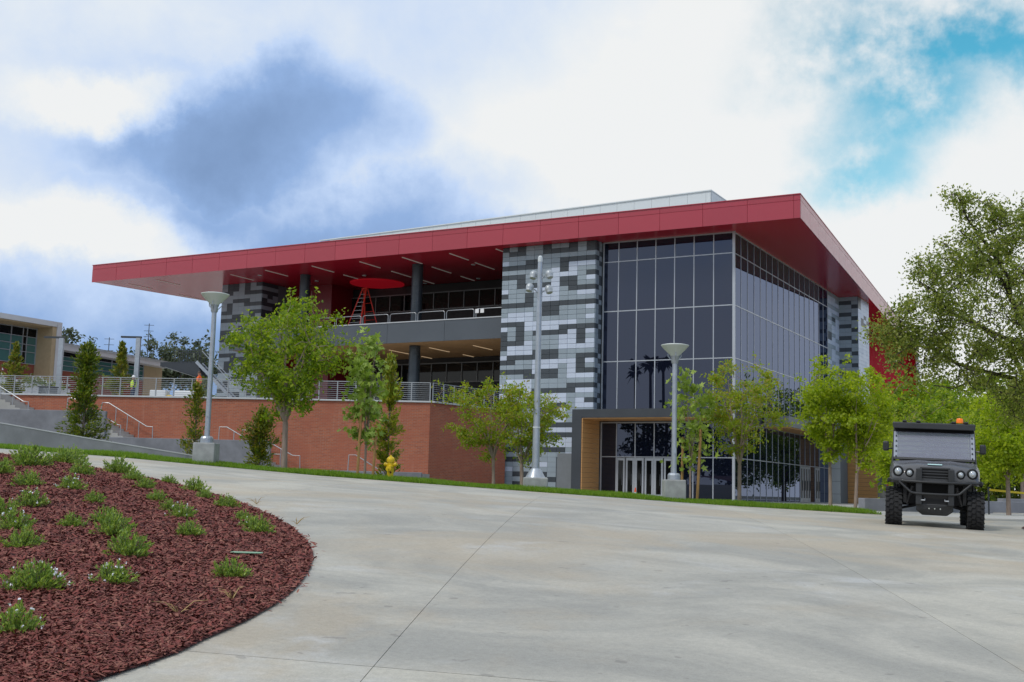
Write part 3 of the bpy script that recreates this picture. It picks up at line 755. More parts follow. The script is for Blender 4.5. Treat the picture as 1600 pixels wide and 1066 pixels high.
handrail(.4, [(20.3, 5.5), (20.2, 6.24), (19.79, 6.23), (17.31, 4.85), (16.93, 4.83), (16.9, 3.98)], [(19.3, 5.1, 5.96), (18.55, 4.6, 5.54), (17.8, 4.15, 5.12)], 'far handrail of the upper flight against the brick')
handrail(2.3, [(12.12, 3.98), (12.1, 4.82), (11.66, 4.82), (8.83, 3.3), (8.37, 3.3), (8.34, 2.4)], [(11.2, 3.9, 4.57), (10.1, 3.2, 3.98)], 'near handrail of the lower flight beside the lamp post')
handrail(.4, [(11.36, 3.98), (11.32, 4.76), (11.0, 4.75), (8.17, 3.3), (7.72, 3.29), (7.68, 2.38)], [(9.9, 3.2, 4.18), (8.9, 2.7, 3.67)], 'far handrail of the lower flight behind the round tree trunk')
handrail(2.3, [(4.33, 2.38), (4.3, 3.36), (3.9, 3.36), (2.2, 2.38)], [(3.3, 2.3, 3.0)], 'last short handrail behind the yellow hydrant')
# sloping low wall at the back of the lawn
lw = [(-17.96, 36.6, 3.51), (-15.67, 36, 3.22), (-12.34, 35, 2.75), (-9.14, 34, 2.33)]
mb = MB(); T = []
for u, v, z in lw:
    for dv in (0, .25):
        x, y = W(u, v + dv); mb.v += [(x, y, 1.0), (x, y, z)]
for i in range(3):
    a = i * 4; c = a + 4
    mb.f += [(a, c, c + 1, a + 1), (a + 1, c + 1, c + 3, a + 3), (a + 3, c + 3, c + 2, a + 2), (a, a + 2, c + 2, c)]
mb.f += [(0, 1, 3, 2), (12, 14, 15, 13)]
lowall = add('low_retaining_wall', mb, CONC_W, None, label='low sloping concrete wall at the back of the lawn', cat='wall')
mb = MB()
for u, v, z in lw:
    x, y = W(u, v - .012); x2, y2 = W(u, v + .26); mb.v += [(x, y, z + .0), (x2, y2, z + .0), (x, y, z + .03), (x2, y2, z + .03)]
for i in range(3):
    a = i * 4; c = a + 4; mb.f += [(a, c, c + 2, a + 2), (a + 2, c + 2, c + 3, a + 3), (a + 1, a + 3, c + 3, c + 1), (a, a + 1, c + 1, c)]
mb.f += [(0, 2, 3, 1), (12, 13, 15, 14)]
add('wall_edge', mb, mat('pale_arris_concrete', (.42, .43, .45), .8), lowall)
# soil of the planter behind it
pb = MB()
for u, v, z in lw:
    x, y = W(u, v + .24); x2, y2 = W(u - .5, v + 9); pb.v += [(x, y, z - .12), (x2, y2, z - .1)]
for i in range(3): pb.f.append((2 * i, 2 * i + 2, 2 * i + 3, 2 * i + 1))
add('planter_soil', pb, MULCH, None, label='planted slope between the concrete walls', kind='structure')

# ================================================================== street furniture
LAMPW = mat('lamp_white_enamel', (.62, .66, .62), .35, var=.06)
def cone_lamp(u, v, ztop, label):
    g = G(u, v); hgt = ztop - g.z
    r = empty('lamp_post', (0, 0, 0), label=label, cat='lamp post', group='post-top lamps with inverted cone shades')
    add('base', MB().obox((0, 0, .2), (.285, 0, 0), (0, .285, 0), (0, 0, .38)), CONC_B, r, bev=.025)
    add('anchor_cover', MB().lathe([(.17, .58), (.17, .70), (.14, .75), (.11, .76)], n=16), GALV, r, bev=.008)
    add('pole', MB().lathe([(.072, .72), (.064, hgt - .62), (.064, hgt - .5)], n=16), GALV, r, smooth=True)
    add('neck', MB().lathe([(.075, hgt - .5), (.095, hgt - .46), (.095, hgt - .36), (.11, hgt - .33), (.12, hgt - .30)], n=20), GALV, r, smooth=True)
    sh = add('lamp_shade', MB().lathe([(.10, hgt - .33), (.13, hgt - .27), (.28, hgt - .13), (.362, hgt - .035), (.375, hgt - .02), (.37, hgt - .005), (.30, hgt + .012), (.15, hgt + .02), (.0, hgt + .022)], n=36), LAMPW, r, smooth=True)
    for k in range(3):
        a = 2.1 * k + .5; add('yoke', MB().tube([(.09 * math.cos(a), .09 * math.sin(a), hgt - .42), (.2 * math.cos(a), .2 * math.sin(a), hgt - .30), (.2 * math.cos(a), .2 * math.sin(a), hgt - .22)], .013, 6), GALV, sh)
    add('hand_hole_cover', MB().obox((0, -.085, 1.35), (.035, 0, 0), (0, .006, 0), (0, 0, .08)), GALV, r)
    r.location = g; r.rotation_euler = (0, 0, R(29)); return r
cone_lamp(-7.95, 30.8, 6.58, 'pale grey lamp post with cone shade left of the round green tree')
cone_lamp(4.39, 31.2, 5.57, 'pale grey lamp post with cone shade in front of the glass corner')
# tall floodlight mast
g = G(.72, 31.5); hgt = 7.95 - g.z
fl = empty('floodlight_mast', (0, 0, 0), label='tall tapered grey mast with four round floodlight heads', cat='light mast')
add('base', MB().obox((0, 0, .12), (.33, 0, 0), (0, .33, 0), (0, 0, .26)), CONC_B, fl, bev=.03)
add('flared_collar', MB().lathe([(.27, .38), (.25, .42), (.145, .60), (.13, .62)], n=24), GALV, fl, smooth=True)
add('pole', MB().lathe([(.105, .5), (.088, 2.2), (.062, hgt - .1)], n=20), GALV, fl, smooth=True)
add('pole_cap', MB().lathe([(.064, hgt - .14), (.067, hgt - .1), (.06, hgt), (.03, hgt + .03)], n=16), WHITEP, fl, smooth=True)
add('band', MB().lathe([(.1, 1.7), (.102, 1.74)], n=16), WHITEP, fl)
for x, z, y in ((-.17, hgt - .46, .16), (.25, hgt - .47, -.05), (-.27, hgt - .85, -.05), (.25, hgt - .87, .05)):
    sx = 1 if x > 0 else -1
    hd = add('floodlight', MB().lathe([(.02, .10), (.06, .092), (.095, .055), (.108, 0), (.104, -.04), (.09, -.085), (.092, -.115), (.08, -.13)], n=20), mat('floodlight_grey', (.42, .45, .47), .4, metal=.3), fl, smooth=True)
    hd.location = (x, y, z); hd.rotation_euler = (R(-14), R(-12) * sx, 0); WLOC[hd] = Vector((0, 0, 0))
    add('arm', MB().tube([(-x * .98, -y, -.10), (-sx * .13, 0, -.03)], .022, 7), GALV, hd)
fl.location = g; fl.rotation_euler = (0, 0, R(29))
# fire hydrant
hy = empty('fire_hydrant', (0, 0, 0), label='yellow fire hydrant standing in the grass strip', cat='fire hydrant')
add('barrel', MB().lathe([(.15, 0), (.15, .05), (.105, .06), (.105, .40), (.125, .42), (.125, .46), (.105, .47), (.11, .58), (.135, .585), (.135, .62), (.10, .63)], n=22), YEL, hy, smooth=True)
add('bonnet', MB().lathe([(.135, .62), (.14, .64), (.125, .70), (.08, .745), (.04, .765), (.04, .80), (.03, .805)], n=20), YEL, hy, smooth=True)
for sx in (-1, 1):
    c = add('side_nozzle', MB().lathe([(.055, .09), (.055, .15), (.072, .155), (.072, .20), (.03, .205), (.03, .235)], n=14, axis='x'), YEL, hy, smooth=True)
    c.location = (0, 0, .50); c.scale = (sx, 1, 1)
c = add('pumper_nozzle', MB().lathe([(.07, .09), (.07, .15), (.09, .155), (.09, .21), (.03, .215), (.03, .25)], n=16, axis='y'), YEL, hy, smooth=True); c.location = (0, 0, .36); c.scale = (1, -1, 1)
add('flange', MB().lathe([(.17, .02), (.17, .055)], n=18), YEL, hy)
add('drain_port', MB().lathe([(.028, -.118), (.028, -.10)], (.05, 0, .24), 12, 'y'), mat('rust_brown', (.10, .02, .01), .7), hy)
hy.scale = (.82, .82, .82)
hy.location = G(-3.16, 31.4, .03); hy.rotation_euler = (0, 0, R(15))

# traffic cone by the doors
tcn_ = empty('traffic_cone', (-27.9, 65.4, 1.19), label='orange traffic cone by the glass entry doors', cat='traffic cone')
add('cone', MB().lathe([(.14, .03), (.03, .72)], (-27.9, 65.4, 1.19), 14), mat('cone_orange', (.75, .10, .02), .5), tcn_, smooth=True)
add('cone_base', MB().obox((-27.9, 65.4, 1.205), (.2, 0, 0), (0, .2, 0), (0, 0, .016)), mat('cone_orange2', (.6, .08, .02), .6), tcn_)
add('reflective_band', MB().lathe([(.105, .28), (.075, .45)], (-27.9, 65.4, 1.19), 14), WHITEP, tcn_)

# irrigation marker in the mulch
x, y = W(-2.19, 10.0)
add('valve_box_lid', MB().obox((x, y, mulch_z(-2.19, 10) + .03), (.12, .055, 0), (-.02, .04, 0), (0, 0, .006)), mat('pale_green_plastic', (.26, .45, .30), .5, var=.15), None, bev=.006, label='pale green irrigation lid lying in the mulch', cat='lid')

# stepladder on the balcony
lad = empty('stepladder', (-53.4, 72.0, 13.03), label='red fibreglass stepladder standing under the red ceiling disc', cat='ladder')
LR = mat('ladder_red_fibreglass', (.90, .05, .025), .45)
top = Vector((-53.45, 72.0, 16.70)); FT = {(-1, -1): Vector((-54.75, 71.3, 13.04)), (1, -1): Vector((-53.3, 71.2, 13.04)), (-1, 1): Vector((-54.0, 73.0, 13.04)), (1, 1): Vector((-52.45, 72.8, 13.04))}
for (a, c), f in FT.items(): add('rail', MB().bar(f, top + Vector((a * .17, c * .08, 0)), .12, .07), LR, lad)
for c in (-1, 1):
    for i in range(1, 11):
        t = i / 11.5; p = FT[(-1, c)].lerp(top + Vector((-.17, c * .08, 0)), t); q = FT[(1, c)].lerp(top + Vector((.17, c * .08, 0)), t)
        if c == -1 or i % 2 == 0: add('rung', MB().bar(p, q, .07, .03), ALU if c == -1 else LR, lad)
add('top_cap', MB().obox(top, (.24, 0, 0), (0, .15, 0), (0, 0, .04)), LR, lad, bev=.02)

# ================================================================== utility vehicle
BLK = mat('utv_charcoal_plastic', (.026, .028, .031), .42, var=.25, vscale=4, bump=.06, bscale=300)
BLKG = mat('utv_hood_paint', (.085, .087, .094), .30, var=.12, vscale=2, coat=.3)
TYRE = mat('tyre_rubber', (.020, .020, .021), .85, var=.3, vscale=15)
DEEP = mat('underbody_black', (.006, .006, .007), .7)
CHROME = mat('headlight_reflector', (.75, .78, .80), .12, metal=.9)
LENS = mat('headlight_lens', (.42, .46, .48), .06, spec=.8)
ut = empty('utility_vehicle', (0, 0, 0), label='black two-door utility vehicle with windshield parked on the driveway', cat='vehicle')
def tyre(x, y):
    w = add('wheel', MB().lathe([(.16, -.10), (.20, -.13), (.28, -.15), (.318, -.13), (.322, -.05), (.322, .05), (.318, .13), (.28, .15), (.20, .13), (.16, .10)], n=36, axis='x'), TYRE, ut, smooth=True)
    w.location = (x, y, .325)
    kn = MB()
    for k in range(22):
        a = 2 * math.pi * k / 22
        for j, (xx, wd) in enumerate(((-.115, .033), (-.04, .03), (.04, .03), (.115, .033))):
            aa = a + (.14 if j % 2 else 0); d_ = Vector((0, math.cos(aa), math.sin(aa))); t_ = Vector((0, -math.sin(aa), math.cos(aa)))
            sk = Vector((.3 * (1 if j < 2 else -1) * .03, 0, 0))
            kn.obox(Vector((xx, 0, 0)) + d_ * .327, Vector((wd, 0, 0)), t_ * .03 + sk, d_ * .013)
    add('tread_lugs', kn, TYRE, w)
    add('rim', MB().lathe([(.0, -.055), (.05, -.07), (.155, -.06), (.165, -.10), (.17, .10), (.155, .06), (.0, .05)], n=24, axis='x'), BLK, w, smooth=True)
for x in (-.73, .73): tyre(x, 1.0); tyre(x, -1.05)
# cargo box and cab rear
add('cargo_bed', MB().box(-.70, .70, -1.75, -.62, .66, .74).box(-.70, -.66, -1.75, -.62, .74, 1.05).box(.66, .70, -1.75, -.62, .74, 1.05).box(-.66, .66, -1.75, -1.71, .74, 1.05), BLK, ut, bev=.015)
add('frame', MB().box(-.26, .26, -1.5, 1.1, .33, .42).box(-.6, .6, -.55, .55, .36, .45), DEEP, ut)
add('side_panel', MB().box(-.74, -.70, -.58, .56, .42, .80), BLK, ut, bev=.015); add('side_panel', MB().box(.70, .74, -.58, .56, .42, .80), BLK, ut, bev=.015)
for x in (-.36, .36): add('seat', MB().box(x - .29, x + .29, -.58, -.10, .70, .84).box(x - .28, x + .28, -.62, -.50, .84, 1.32), mat('seat_vinyl', (.025, .025, .027), .6), ut, bev=.05)
add('dashboard', MB().box(-.68, .68, .36, .56, .84, 1.12), BLK, ut, bev=.04)
add('steering_wheel', MB().tube([(-.36 + .17 * math.cos(t * .3142), .26 + .07 * math.sin(t * .3142), 1.16 + .15 * math.sin(t * .3142)) for t in range(21)], .016, 6), DEEP, ut, smooth=True)
# hood: lofted cross sections from cowl to nose
def loft(name, secs, m, parent, bev=0.0):
    mb = MB(); n = len(secs[0])
    for s in secs: mb.v += [tuple(p) for p in s]
    for j in range(len(secs) - 1):
        for i in range(n): mb.f.append((j * n + i, j * n + (i + 1) % n, (j + 1) * n + (i + 1) % n, (j + 1) * n + i))
    mb.f.append(tuple(range(n))[::-1]); mb.f.append(tuple(len(mb.v) - n + i for i in range(n)))
    return add(name, mb, m, parent, smooth=True, bev=bev)
def hsec(y, hw, zt, zc, zb, drop):
    return [(-hw, y, zb), (-hw, y, zc - drop), (-hw * .93, y, zt - drop * .55), (-hw * .60, y, zt - drop * .12), (-hw * .38, y, zt + .012), (0, y, zt), (hw * .38, y, zt + .012), (hw * .60, y, zt - drop * .12), (hw * .93, y, zt - drop * .55), (hw, y, zc - drop), (hw, y, zb)]
loft('hood', [hsec(.52, .80, 1.175, 1.12, .78, .03), hsec(.85, .815, 1.165, 1.08, .76, .05), hsec(1.12, .80, 1.12, 1.04, .76, .09), hsec(1.27, .77, 1.05, .99, .77, .10), hsec(1.335, .735, .95, .92, .78, .08)], BLKG, ut)
for sx in (-1, 1):
    add('fender', MB().extr([(sx * .60, 1.30, .80), (sx * .845, 1.22, .80), (sx * .86, 1.16, .76), (sx * .86, .60, .72), (sx * .82, .52, .80), (sx * .60, .52, .84)], (0, 0, .055)), BLK, ut, bev=.02)
    add('fender_liner', MB().box(min(sx * .50, sx * .56), max(sx * .50, sx * .56), .55, 1.28, .42, .80), DEEP, ut)
    for xx, rr, zz in ((.66, .064, .965), (.455, .05, .945)):
        pod = add('headlight_pod', MB().lathe([(rr + .035, -.08), (rr + .035, .03), (rr + .015, .045), (rr, .03)], n=20, axis='y'), DEEP, ut, smooth=True); pod.location = (sx * xx, 1.30, zz); WLOC[pod] = Vector((0, 0, 0))
        hl = add('headlight', MB().lathe([(rr, .02), (rr * .98, .045), (rr * .7, .065), (0, .075)], n=20, axis='y'), LENS, pod, smooth=True)
        add('bulb', MB().lathe([(rr * .4, .07), (rr * .36, .085), (0, .09)], n=12, axis='y'), CHROME, pod, smooth=True)
add('grille', MB().box(-.27, .27, 1.285, 1.345, .86, 1.02), DEEP, ut, bev=.01)
for z in (.885, .94, .985): add('grille_bar', MB().box(-.265, .265, 1.34, 1.365, z - .012, z + .012), BLK, ut, bev=.005)
add('grille_surround', MB().box(-.33, -.27, 1.26, 1.375, .60, 1.04).box(.27, .33, 1.26, 1.375, .60, 1.04).box(-.27, .27, 1.27, 1.36, 1.02, 1.06), BLK, ut, bev=.015)
add('hood_sticker', MB().extr([(-.13, 1.205, 1.098), (.13, 1.205, 1.098), (.13, 1.165, 1.112), (-.13, 1.165, 1.112)], (0, .004, .006)), mat('white_teal_sticker', (.55, .80, .78), .4), ut)
bt_ = lambda pts, r=.022: MB().tube(pts, r, 10)
gd = add('brush_guard', bt_([(-.80, 1.18, .82), (-.74, 1.33, .81), (-.5, 1.42, .80), (0, 1.44, .795), (.5, 1.42, .80), (.74, 1.33, .81), (.80, 1.18, .82)]), BLK, ut, smooth=True)
add('guard_tube', bt_([(-.64, 1.37, .79), (-.56, 1.40, .72), (-.43, 1.42, .61), (-.34, 1.43, .595), (0, 1.435, .59), (.34, 1.43, .595), (.43, 1.42, .61), (.56, 1.40, .72), (.64, 1.37, .79)]), BLK, gd, smooth=True)
for x in (-.285, .285): add('guard_plate', MB().box(x - .055, x + .055, 1.376, 1.42, .40, 1.03), BLK, gd, bev=.012)
add('skid_plate', MB().extr([(-.33, 1.37, .42), (.33, 1.37, .42), (.33, 1.37, .30), (.22, 1.30, .22), (-.22, 1.30, .22), (-.33, 1.37, .30)], (0, -.06, 0)), BLK, ut, bev=.015)
add('bulkhead', MB().box(-.5, .5, 1.02, 1.06, .40, .80).box(-.62, .62, .50, .55, .36, .84), DEEP, ut)
add('winch_plate', MB().box(-.27, .27, 1.30, 1.36, .42, .60), DEEP, ut)
for x in (-.10, 0, .10): add('plate_hole', MB().lathe([(.013, .0), (.013, .012)], (x, 1.372, .34), 10, 'y'), CHROME, ut)
for x in (-.21, .21): add('tow_hook', MB().tube([(x - .035, 1.375, .505), (x - .03, 1.42, .48), (x + .03, 1.42, .48), (x + .035, 1.375, .505)], .012, 7), ALU, ut, smooth=True)
for sx in (-1, 1):
    add('suspension_arm', MB().tube([(sx * .24, .92, .40), (sx * .62, 1.0, .31)], .022, 7).tube([(sx * .24, 1.12, .40), (sx * .62, 1.0, .31)], .022, 7).tube([(sx * .25, 1.0, .50), (sx * .62, 1.0, .42)], .02, 7), DEEP, ut, smooth=True)
    add('shock_absorber', MB().tube([(sx * .40, 1.05, .72), (sx * .50, 1.02, .40)], .045, 10), mat('shock_grey', (.10, .10, .11), .4, metal=.5), ut, smooth=True)
    add('reflector_dot', MB().lathe([(.028, 0), (.02, .015)], (sx * .54, 1.12, .50), 10, 'y'), CHROME, ut)
# cab frame, windshield, roof
add('cab_frame', MB().tube([(-.76, .50, 1.10), (-.73, .14, 1.78), (-.73, -.62, 1.80), (-.76, -.70, .80)], .03, 8).tube([(.76, .50, 1.10), (.73, .14, 1.78), (.73, -.62, 1.80), (.76, -.70, .80)], .03, 8).tube([(-.73, -.63, 1.79), (.73, -.63, 1.79)], .028, 8).tube([(-.74, -.68, 1.25), (.74, -.68, 1.25)], .022, 8), BLK, ut, smooth=True)
wsm = bpy.data.materials.new('sky_hazed_polycarbonate'); wsm.use_nodes = True
nb = NB(wsm.node_tree); p = wsm.node_tree.nodes['Principled BSDF']; p.inputs['Base Color'].default_value = (.44, .45, .54, 1); p.inputs['Roughness'].default_value = .12  # grey-lilac base stands in for sky reflected in the clear sheet
trn = nb.n('ShaderNodeBsdfTransparent', ins={'Color': (.80, .84, .86)}); mx = nb.n('ShaderNodeMixShader', ins={0: .36})
wsm.node_tree.links.new(trn.outputs[0], mx.inputs[1]); wsm.node_tree.links.new(p.outputs[0], mx.inputs[2]); wsm.node_tree.links.new(mx.outputs[0], wsm.node_tree.nodes['Material Output'].inputs[0])
A0, A1 = Vector((0, .545, 1.185)), Vector((0, .19, 1.74)); up_ = (A1 - A0); L_ = up_.length; up_.normalize(); nrm = Vector((1, 0, 0)).cross(up_)
ws = add('windshield', MB().obox((A0 + A1) / 2, (.745, 0, 0), up_ * (L_ / 2), nrm * .004), wsm, ut)
WSF = mat('windshield_frame_film', (.30, .33, .38), .35)
for sx in (-1, 1):
    add('windshield_edge', MB().obox((A0 + A1) / 2 + Vector((sx * .715, 0, 0)), (.035, 0, 0), up_ * (L_ / 2), nrm * .009), WSF, ws)
    for i in range(6): q_ = A0.lerp(A1, .08 + .17 * i) + Vector((sx * .705, 0, 0)) - nrm * .012; add('bolt', MB().obox(q_, (.011, 0, 0), up_ * .011, nrm * .022), DEEP, ws)
add('windshield_edge', MB().obox(A0 + up_ * .02, (.75, 0, 0), up_ * .022, nrm * .012), BLK, ws)
add('windshield_edge', MB().obox(A1 - up_ * .02, (.75, 0, 0), up_ * .03, nrm * .012), DEEP, ws)
# rear screen slats seen through the windshield
rs = MB().box(-.70, .70, -.66, -.645, 1.22, 1.76); rear = add('rear_screen', rs, wsm, ut)
for i in range(6): add('screen_slat', MB().box(-.70, .70, -.64, -.632, 1.26 + i * .09, 1.29 + i * .09), mat('slat_grey', (.06, .065, .08), .5), rear)
rf = add('roof', MB().extr([(-.76, .30, 1.79), (.76, .30, 1.79), (.78, .10, 1.80), (.78, -.70, 1.82), (-.78, -.70, 1.82), (-.78, .10, 1.80)], (0, 0, .085)), BLK, ut, bev=.025)
add('roof_visor', MB().extr([(-.765, .32, 1.76), (.765, .32, 1.76), (.765, .31, 1.865), (-.765, .31, 1.865)], (0, .025, 0)), BLK, rf, bev=.01)
for x in (-.60, -.37, .29, .55): add('roof_rib', MB().box(x - .04, x + .04, -.66, .30, 1.88, 1.915), BLK, rf, bev=.01)
add('beacon', MB().lathe([(.065, 1.90), (.065, 1.955), (.05, 1.985), (0, 1.99)], (-.49, .05, 0), 16), mat('amber_beacon', (.85, .18, .01), .3, emit=.25), rf, smooth=True)
for sx in (-1, 1):
    mr_ = add('mirror', MB().obox((sx * .90, .36, 1.42), (.058, 0, 0), (0, .04, 0), (0, 0, .09)), BLK, ut, bev=.03)
    add('mirror_arm', MB().tube([(sx * .76, .32, 1.38), (sx * .86, .35, 1.37)], .014, 7), BLK, mr_)
gu, gv = 7.88, 21.9
ut.location = G(gu, gv)
ux, uy = W(gu, gv)
yaw = math.atan2(-uy, -ux) - math.pi / 2 + R(1.5)
sn = (G(gu + .7, gv) - G(gu - .7, gv)); fn = (G(gu, gv - 1) - G(gu, gv + 1))
ut.scale = (.93, 1, 1)
ut.rotation_euler = (math.atan2(fn.z, 2.0) * 1.0, math.atan2(sn.z, 1.4), yaw)

# ================================================================== people
SKIN = mat('skin', (.45, .24, .16), .55)
def person(loc, rz, pose, shirt, trousers, vest, hat, label, stripe=(.8, .8, .2)):
    r = empty('person', (0, 0, 0), label=label, cat='person')
    J = pose; names = list(J)
    E_ = [('hip', 'chest'), ('chest', 'neck'), ('neck', 'head'), ('head', 'crown'), ('chest', 'shl'), ('shl', 'ell'), ('ell', 'hdl'), ('chest', 'shr'), ('shr', 'elr'), ('elr', 'hdr'), ('hip', 'hpl'), ('hpl', 'knl'), ('knl', 'anl'), ('anl', 'tol'), ('hip', 'hpr'), ('hpr', 'knr'), ('knr', 'anr'), ('anr', 'tor')]
    rad = dict(hip=.145, chest=.155, neck=.058, head=.092, crown=.085, shl=.075, shr=.075, ell=.052, elr=.052, hdl=.042, hdr=.042, hpl=.095, hpr=.095, knl=.066, knr=.066, anl=.05, anr=.05, tol=.045, tor=.045)
    me = bpy.data.meshes.new('body'); me.from_pydata([J[n] for n in names], [(names.index(a), names.index(c)) for a, c in E_], [])
    o = obj('body', me, r)
    md = o.modifiers.new('skin', 'SKIN'); md2 = o.modifiers.new('sub', 'SUBSURF'); md2.levels = 2; md2.render_levels = 2
    if not me.skin_vertices: 
        bmx = bmesh.new(); bmx.from_mesh(me); bmx.verts.layers.skin.verify(); bmx.to_mesh(me); bmx.free()
    for i, n in enumerate(names): me.skin_vertices[0].data[i].radius = (rad[n], rad[n] * (.75 if n in ('hip', 'chest') else 1)); me.skin_vertices[0].data[i].use_root = (n == 'hip')
    me.materials.append(trousers if pose.get('_') else shirt)
    hp, ch, nk = Vector(J['hip']), Vector(J['chest']), Vector(J['neck'])
    add('vest', MB().tube([hp + (ch - hp) * .1, hp + (ch - hp) * .5, ch, ch + (nk - ch) * .75], [.185, .19, .20, .12], 14), vest, r, smooth=True)
    add('reflective_stripe', MB().tube([hp + (ch - hp) * .42, hp + (ch - hp) * .58], [.197, .199], 14), mat('reflective_yellow', (.75, .75, .15), .4), r, smooth=True)
    hd, cr = Vector(J['head']), Vector(J['crown']); ax = (cr - hd).normalized()
    add('hard_hat', MB().tube([hd + ax * .05, hd + ax * .055, hd + ax * .06, hd + ax * .13, hd + ax * .18], [.15, .15, .115, .105, .05], 14), hat, r, smooth=True)
    add('head_skin', MB().tube([hd - ax * .10, hd - ax * .03, hd + ax * .05], [.07, .10, .104], 12), SKIN, r, smooth=True)
    for s in ('l', 'r'):
        kn_, an_, hp_ = Vector(J['kn' + s]), Vector(J['an' + s]), Vector(J['hp' + s])
        add('trouser_leg', MB().tube([hp_, kn_, an_], [.115, .085, .075], 10), trousers, r, smooth=True)
        h_ = Vector(J['hd' + s]); e_ = Vector(J['el' + s]); dr = (h_ - e_).normalized()
        hm = MB().tube([h_, h_ + dr * .05, h_ + dr * .09], [.042, .045, .038], 8)
        for k in range(4): hm.tube([h_ + dr * .08 + Vector((.022 * (k - 1.5), 0, 0)), h_ + dr * (.15 + .01 * (k in (1, 2))) + Vector((.022 * (k - 1.5), .012, -.01))], [.011, .008], 5)
        hm.tube([h_ + dr * .03 + Vector((.04, 0, 0)), h_ + dr * .09 + Vector((.065, .01, 0))], [.012, .009], 5)
        add('hand', hm, SKIN, r, smooth=True)
    r.location = loc; r.rotation_euler = (0, 0, rz)
    return r
STAND = dict(hip=(0, 0, .98), chest=(0, 0, 1.32), neck=(0, 0, 1.50), head=(0, .02, 1.62), crown=(0, .02, 1.74), shl=(-.2, 0, 1.42), ell=(-.27, .02, 1.14), hdl=(-.24, .16, .95), shr=(.2, 0, 1.42), elr=(.28, .03, 1.15), hdr=(.2, .24, 1.05), hpl=(-.1, 0, .92), knl=(-.12, .03, .5), anl=(-.13, 0, .09), tol=(-.14, .16, .04), hpr=(.1, 0, .92), knr=(.12, .05, .5), anr=(.14, -.03, .09), tor=(.15, .13, .04))
BEND = dict(hip=(0, -.1, .86), chest=(0, .22, 1.02), neck=(0, .38, 1.08), head=(0, .5, 1.08), crown=(0, .61, 1.12), shl=(-.2, .28, 1.05), ell=(-.24, .38, .78), hdl=(-.16, .5, .56), shr=(.2, .28, 1.05), elr=(.24, .4, .8), hdr=(.14, .55, .6), hpl=(-.1, -.1, .82), knl=(-.13, .04, .46), anl=(-.14, -.1, .09), tol=(-.15, .06, .04), hpr=(.1, -.1, .82), knr=(.14, .1, .46), anr=(.15, 0, .09), tor=(.16, .16, .04))
WORK = mat('work_shirt_grey', (.28, .30, .36), .8); DENIM = mat('dark_denim', (.035, .05, .09), .85)
ORV = mat('orange_vest', (.85, .16, .03), .7); LIMEV = mat('lime_vest', (.50, .70, .05), .7); HATW = mat('white_hard_hat', (.8, .8, .8), .3)
person(Vector((-66.9, 51.1, 6.66)), R(-35), BEND, WORK, DENIM, ORV, HATW, 'person bending over in orange vest and white hard hat, left edge')
person(Vector((-59.3, 54.9, 6.66)), R(160), STAND, mat('dark_work_shirt', (.04, .045, .05), .8), DENIM, LIMEV, HATW, 'person standing in lime vest and hard hat behind the railing')

# ================================================================== campus building at the left
cb = empty('campus_building', (-84, 62, 6.66), label='low white-framed classroom building with teal glass at the left', cat='building')
CW = mat('white_concrete_frame', (.66, .67, .68), .6, var=.08, vscale=.5); CT = mat('tan_stucco', (.52, .40, .24), .8, var=.1)
TEAL = mat('teal_window_glass', (.075, .185, .17), .06, ior=1.55, spec=.6); BR2 = mat('campus_red_brick', (.30, .085, .055), .85, var=.15, vscale=2)
add('frame_portal', MB().box(-92, -81.0, 66.3, 66.78, 6.5, 14.62).box(-92, -81.0, 40, 66.28, 14.2, 14.62), CW, cb)
add('tan_reveal', MB().box(-84.6, -81.06, 65.9, 66.28, 6.6, 14.18), CT, cb)
add('soffit_tan', MB().box(-84.6, -81.2, 40, 65.88, 14.1, 14.19), CT, cb)
add('brick_base', MB().box(-84.6, -83.0, 40, 65.85, 6.6, 11.0), BR2, cb)
fr = MB(); ys = [65.85 - q for q in (0, .95, 1.35, 2.5, 3.7, 4.05, 4.6, 6, 7.4, 9, 11)]
for q in ys: fr.box(-83.06, -82.92, q - .03, q + .03, 11.0, 14.1)
for z in (11.02, 12.0, 12.62, 13.28, 14.0): fr.box(-83.05, -82.9, 54.85, 65.85, z - .028, z + .028)
wf = add('window_wall', fr, ALU, cb)
for a, c in zip(ys[1:], ys[:-1]):
    for z0, z1 in zip((11.02, 12.0, 12.62, 13.28), (12.0, 12.62, 13.28, 14.0)):
        add('pane', MB().box(-83.02, -82.99, a, c, z0, z1), TEAL if (c - a) > .5 and z1 < 13.9 else GLASS2, wf)
add('wall_box', MB().box(-84.5, -84.3, 65.4, 65.8, 12.6, 13.3), WHITEP, cb)
w2 = empty('classroom_wing', (-84, 75, 6.66), label='long low classroom wing with white roof edge beside the teal-glass building', cat='building')
add('roof_edge', MB().extr([(-82.2, 66.9, 12.55), (-82.2, 80.6, 12.22), (-82.2, 80.6, 12.68), (-82.2, 66.9, 13.08)], (-10, 0, 0)), CW, w2)
add('roof_line', MB().bar((-82.1, 66.9, 13.12), (-82.1, 80.6, 12.72), .12, .08), mat('grey_flashing', (.35, .36, .37), .5), w2)
add('brick_base', MB().box(-91, -83.4, 66.8, 78.3, 6.6, 10.85), BR2, w2)
add('tan_end', MB().box(-91, -83.35, 78.35, 80.6, 6.6, 12.3), CT, w2)
fr = MB()
for q in [66.9 + 1.9 * i for i in range(7)]: fr.box(-83.5, -83.38, q - .03, q + .03, 10.85, 12.5)
for z in (10.87, 11.3, 11.75, 12.1): fr.box(-83.49, -83.37, 66.9, 78.3, z - .025, z + .025)
wf = add('window_band', fr, ALU, w2)
